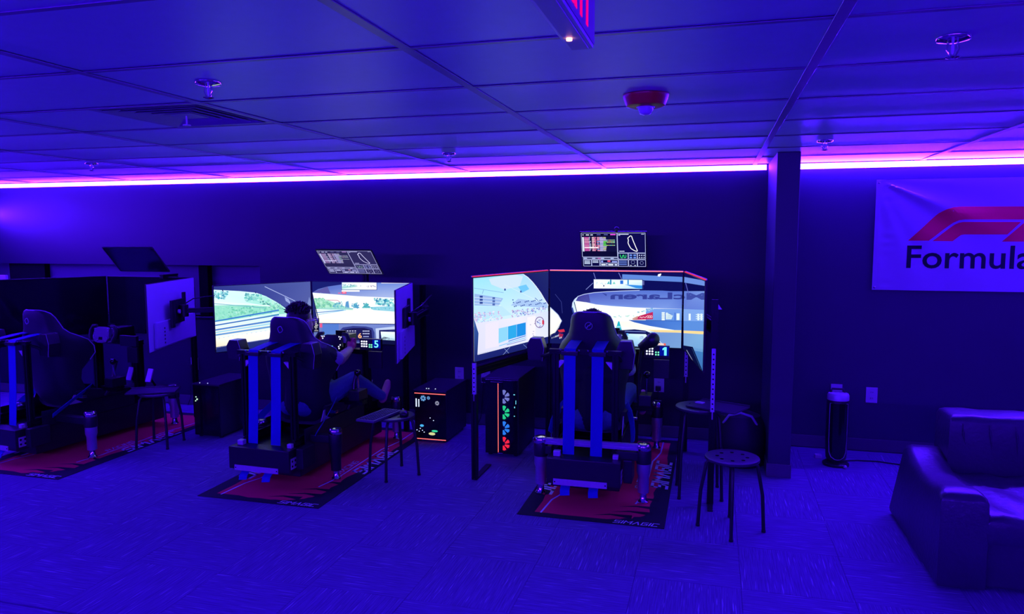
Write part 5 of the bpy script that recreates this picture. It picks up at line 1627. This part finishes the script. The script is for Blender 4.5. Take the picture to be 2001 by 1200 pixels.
def person(label, loc, rz=0, glove=True, turn=0.0):
    """driver sitting in a bucket seat; frame: x right, y forward, z up, origin on the floor below the seat"""
    t = thing('person', label, 'person', loc, rz, 'drivers')
    sk = []
    def c(p0, r0, p1, r1, m):
        sk.append(('c', p0, r0, p1, r1, m))
    def e(p, r, m, M=None):
        sk.append(('e', p, r, M, 0, m))
    SKIN, SHIRT, CUFF, JEAN, GLOVE, SHOE = range(6)
    # trunk
    c((-.09, .36, .49), .10, (.03, .36, .49), .10, JEAN)
    c((-.03, .36, .50), .115, (-.03, .345, .66), .11, SHIRT)
    c((-.03, .345, .66), .11, (-.03, .345, .82), .115, SHIRT)
    c((-.12, .345, .80), .10, (.06, .345, .80), .10, SHIRT)
    c((-.17, .35, .90), .06, (.11, .35, .90), .06, SHIRT)
    c((-.03, .36, .90), .065, (-.04, .40, .99), .052, SKIN)
    # head, turned a little to the right
    H = Vector((-.05, .455, 1.095))
    RT = Matrix.Rotation(turn, 4, 'Z')
    HM = Matrix.Translation(H) @ RT @ Matrix.Translation(-H)
    def hc_(v):
        return H + RT @ Vector(v)
    def he(v, r):
        sk.append(('e', H + Vector(v), r, HM, 0, SKIN))
    he((0, -.01, .02), (.074, .092, .092))
    he((0, .025, -.035), (.058, .066, .075))
    he((0, .06, -.085), (.03, .025, .022))
    c(hc_((0, .088, .005)), .011, hc_((0, .108, -.028)), .014, SKIN)
    for s in (-1, 1):
        he((s * .078, -.002, -.012), (.011, .02, .033))
        he((s * .03, .078, .005), (.014, .012, .010))
    c(hc_((-.02, .083, -.058)), .007, hc_((.02, .083, -.058)), .007, SKIN)
    # arms to the wheel
    for s in (-1, 1):
        sh = Vector((-.03 + s * .165, .37, .885))
        el = Vector((-.02 + s * .225, .565, .80))
        wr = Vector((.005 + s * .165, .775, .845))
        c(sh, .066, sh.lerp(el, .72), .054, SHIRT)
        c(sh.lerp(el, .70), .056, sh.lerp(el, .86), .054, CUFF)
        c(sh.lerp(el, .8), .046, el, .042, SKIN)
        c(el, .044, el.lerp(wr, .35), .043, SKIN)
        c(el.lerp(wr, .35), .043, wr, .028, SKIN)
        hm = GLOVE if glove else SKIN
        kn = Vector((.005 + s * .158, .83, .885))
        c(wr, .029, wr.lerp(kn, .55), .031, hm)
        # palm and fingers closed on the grip
        for k in range(4):
            b = kn + Vector((s * .004, -.006, .030 - k * .020))
            j1 = b + Vector((s * .010, .022, .004))
            j2 = j1 + Vector((-s * .022, .016, 0))
            j3 = j2 + Vector((-s * .022, -.012, -.002))
            c(wr.lerp(kn, .5) + Vector((0, 0, .015 - k * .012)), .013, b, .0115, hm)
            c(b, .0105, j1, .010, hm); c(j1, .010, j2, .0092, hm); c(j2, .0092, j3, .0085, hm)
        th = wr.lerp(kn, .35) + Vector((-s * .02, .0, .02))
        c(th, .013, th + Vector((-s * .018, .03, .022)), .011, hm)
        c(th + Vector((-s * .018, .03, .022)), .011, th + Vector((-s * .012, .055, .026)), .009, hm)
        # legs
        hp = Vector((-.03 + s * .095, .42, .47))
        kneep = Vector((-.02 + s * (.20 if s > 0 else .17), .80, .60))
        an = Vector((.0 + s * (.24 if s > 0 else .12), 1.14, .40))
        c(hp, .092, hp.lerp(kneep, .5), .082, JEAN)
        c(hp.lerp(kneep, .5), .082, kneep, .063, JEAN)
        c(kneep, .062, kneep.lerp(an, .4), .060, JEAN)
        c(kneep.lerp(an, .4), .060, an, .042, JEAN)
        c(an, .036, an + Vector((0, .03, -.03)), .036, SHOE)
        c(an + Vector((0, .02, -.035)), .034, an + Vector((0, .10, .05)), .034, SHOE)
        c(an + Vector((0, .10, .05)), .034, an + Vector((0, .12, .09)), .027, SHOE)
    me = body('body', sk)
    for m in (M_SKIN, M_SHIRT, M_CUFF, M_JEANS, M_GLOVE, M_SHOE):
        me.materials.append(m)
    segs = []
    for k, p0, r0, p1, r1, mi in sk:
        if k == 'c':
            segs.append((Vector(p0), Vector(p1), r0, r1, mi))
        else:
            q0 = p1 @ Vector(p0) if p1 else Vector(p0)
            segs.append((q0, q0, min(r0), min(r0), mi))
    # group coarse lookup
    mid = []
    for p in me.polygons:
        q = p.center
        best, bd = 0, 9
        for a, b, ra, rb, mi in segs:
            if abs(q.x - a.x) > .45 or abs(q.y - a.y) > .5:
                continue
            d = b - a
            L = d.length_squared
            f = max(0, min(1, (q - a).dot(d) / L)) if L > 1e-9 else 0
            dd = (q - (a + d * f)).length - (ra + (rb - ra) * f)
            if dd < bd:
                bd, best = dd, mi
        mid.append(best)
    me.polygons.foreach_set('material_index', mid)
    me.shade_smooth()
    bo = obm('body', me, t)
    # hair: cap with tousled tufts
    g = G()
    rnd = random.Random(11)
    rows = []
    hc = H + Vector((0, -.012, .022))
    g.sphere(hc + Vector((0, -.014, .012)), .081, .092, .092, 20, 14)
    g.sphere(H + Vector((0, -.032, -.004)), .079, .08, .074, 18, 12)
    for k in range(260):
        u = rnd.uniform(0, 2 * PI)
        v = rnd.uniform(.05, 1.15)
        d = Vector((math.cos(u) * math.sin(v), math.sin(u) * math.sin(v), math.cos(v)))
        if d.y > .55 and d.z < .55:
            continue
        b = hc + Vector((d.x * .079, d.y * .092 - .012, d.z * .094 + .010))
        tdir = (d + Vector((rnd.uniform(-.6, .6), rnd.uniform(-.6, .6), rnd.uniform(-.2, .5)))).normalized()
        g.tube([b - d * .012, b + tdir * .016, b + tdir * .032 + Vector((rnd.uniform(-.008, .008), rnd.uniform(-.008, .008), rnd.uniform(-.006, .004)))], [.011, .008, .002], 6)
    h = obj('hair', g, M_HAIR, t, smooth=True)
    keep = [f for f in h.data.polygons]
    bm = bmesh.new(); bm.from_mesh(h.data)
    dl = [v for v in bm.verts if (v.co.y > H.y + .052 and v.co.z < H.z + .055) or v.co.z < H.z - .075 or (v.co.z < H.z + .012 and v.co.y > H.y - .028)]
    bmesh.ops.delete(bm, geom=dl, context='VERTS')
    for v in bm.verts:
        v.co = HM @ v.co
    bm.to_mesh(h.data); bm.free()
    return t, H, HM
M_SPEC = mat('pale_spectacle_frame', (0.7, 0.7, 0.72), 0.3, noise=(20, .05))
t, H, HM = person('person in dark shirt, glasses and jeans driving the middle simulator', (-2.965, 4.46, -.005), -.05, turn=-.38)
ey = H + Vector((0, .098, .004))
g = G()
for s in (-1, 1):
    g.tube([ey + Vector((s * .034 + .026 * math.cos(2 * PI * k / 14), .004, .018 * math.sin(2 * PI * k / 14))) for k in range(15)], .003, 6)
    g.tube([ey + Vector((s * .060, .002, .006)), H + Vector((s * .084, .05, .010)), H + Vector((s * .086, -.005, .008)), H + Vector((s * .084, -.03, -.012))], .003, 6)
g.tube([ey + Vector((-.008, .006, .006)), ey + Vector((.008, .006, .006))], .003, 6)
go = obj('glasses', g, M_SPEC, t, smooth=True)
go.data.transform(HM)
sw = [(0, .006), (.010, .0), (.045, .018), (.012, .007), (.006, .012)]
obj('shirt_emblem', G().prism(sw, .001, T((.085, .285, .855), rx=PI / 2)), M_CUFF, t)
person('person whose dark hair shows above the seat of the right simulator', (-.765, 4.70, -.03), 0)

# ================================================================ small things on the floor behind
t = thing('equipment_bag', 'dark rounded bag on the floor beside the wall pier', 'bag', (.22, 5.75, 0))
obj('bag_body', G().loft([[(.19 * a * math.cos(2 * PI * i / 24), .16 * a * math.sin(2 * PI * i / 24), z) for i in range(24)] for z, a in ((0, .9), (.02, 1), (.2, 1.02), (.32, .95), (.38, .8), (.40, .5))]), mat('black_nylon', (0.012, 0.012, 0.016), .6, noise=(20, .2), bump=(30, .3, .006)), t, smooth=True)
obj('bag_handle', G().tube([(-.12, -.10, .33), (-.08, -.14, .40), (0, -.15, .425), (.08, -.14, .40), (.12, -.10, .33)], .009), M_LIT_RIM, t, smooth=True)  # pale colour puts an arc highlight on the handle
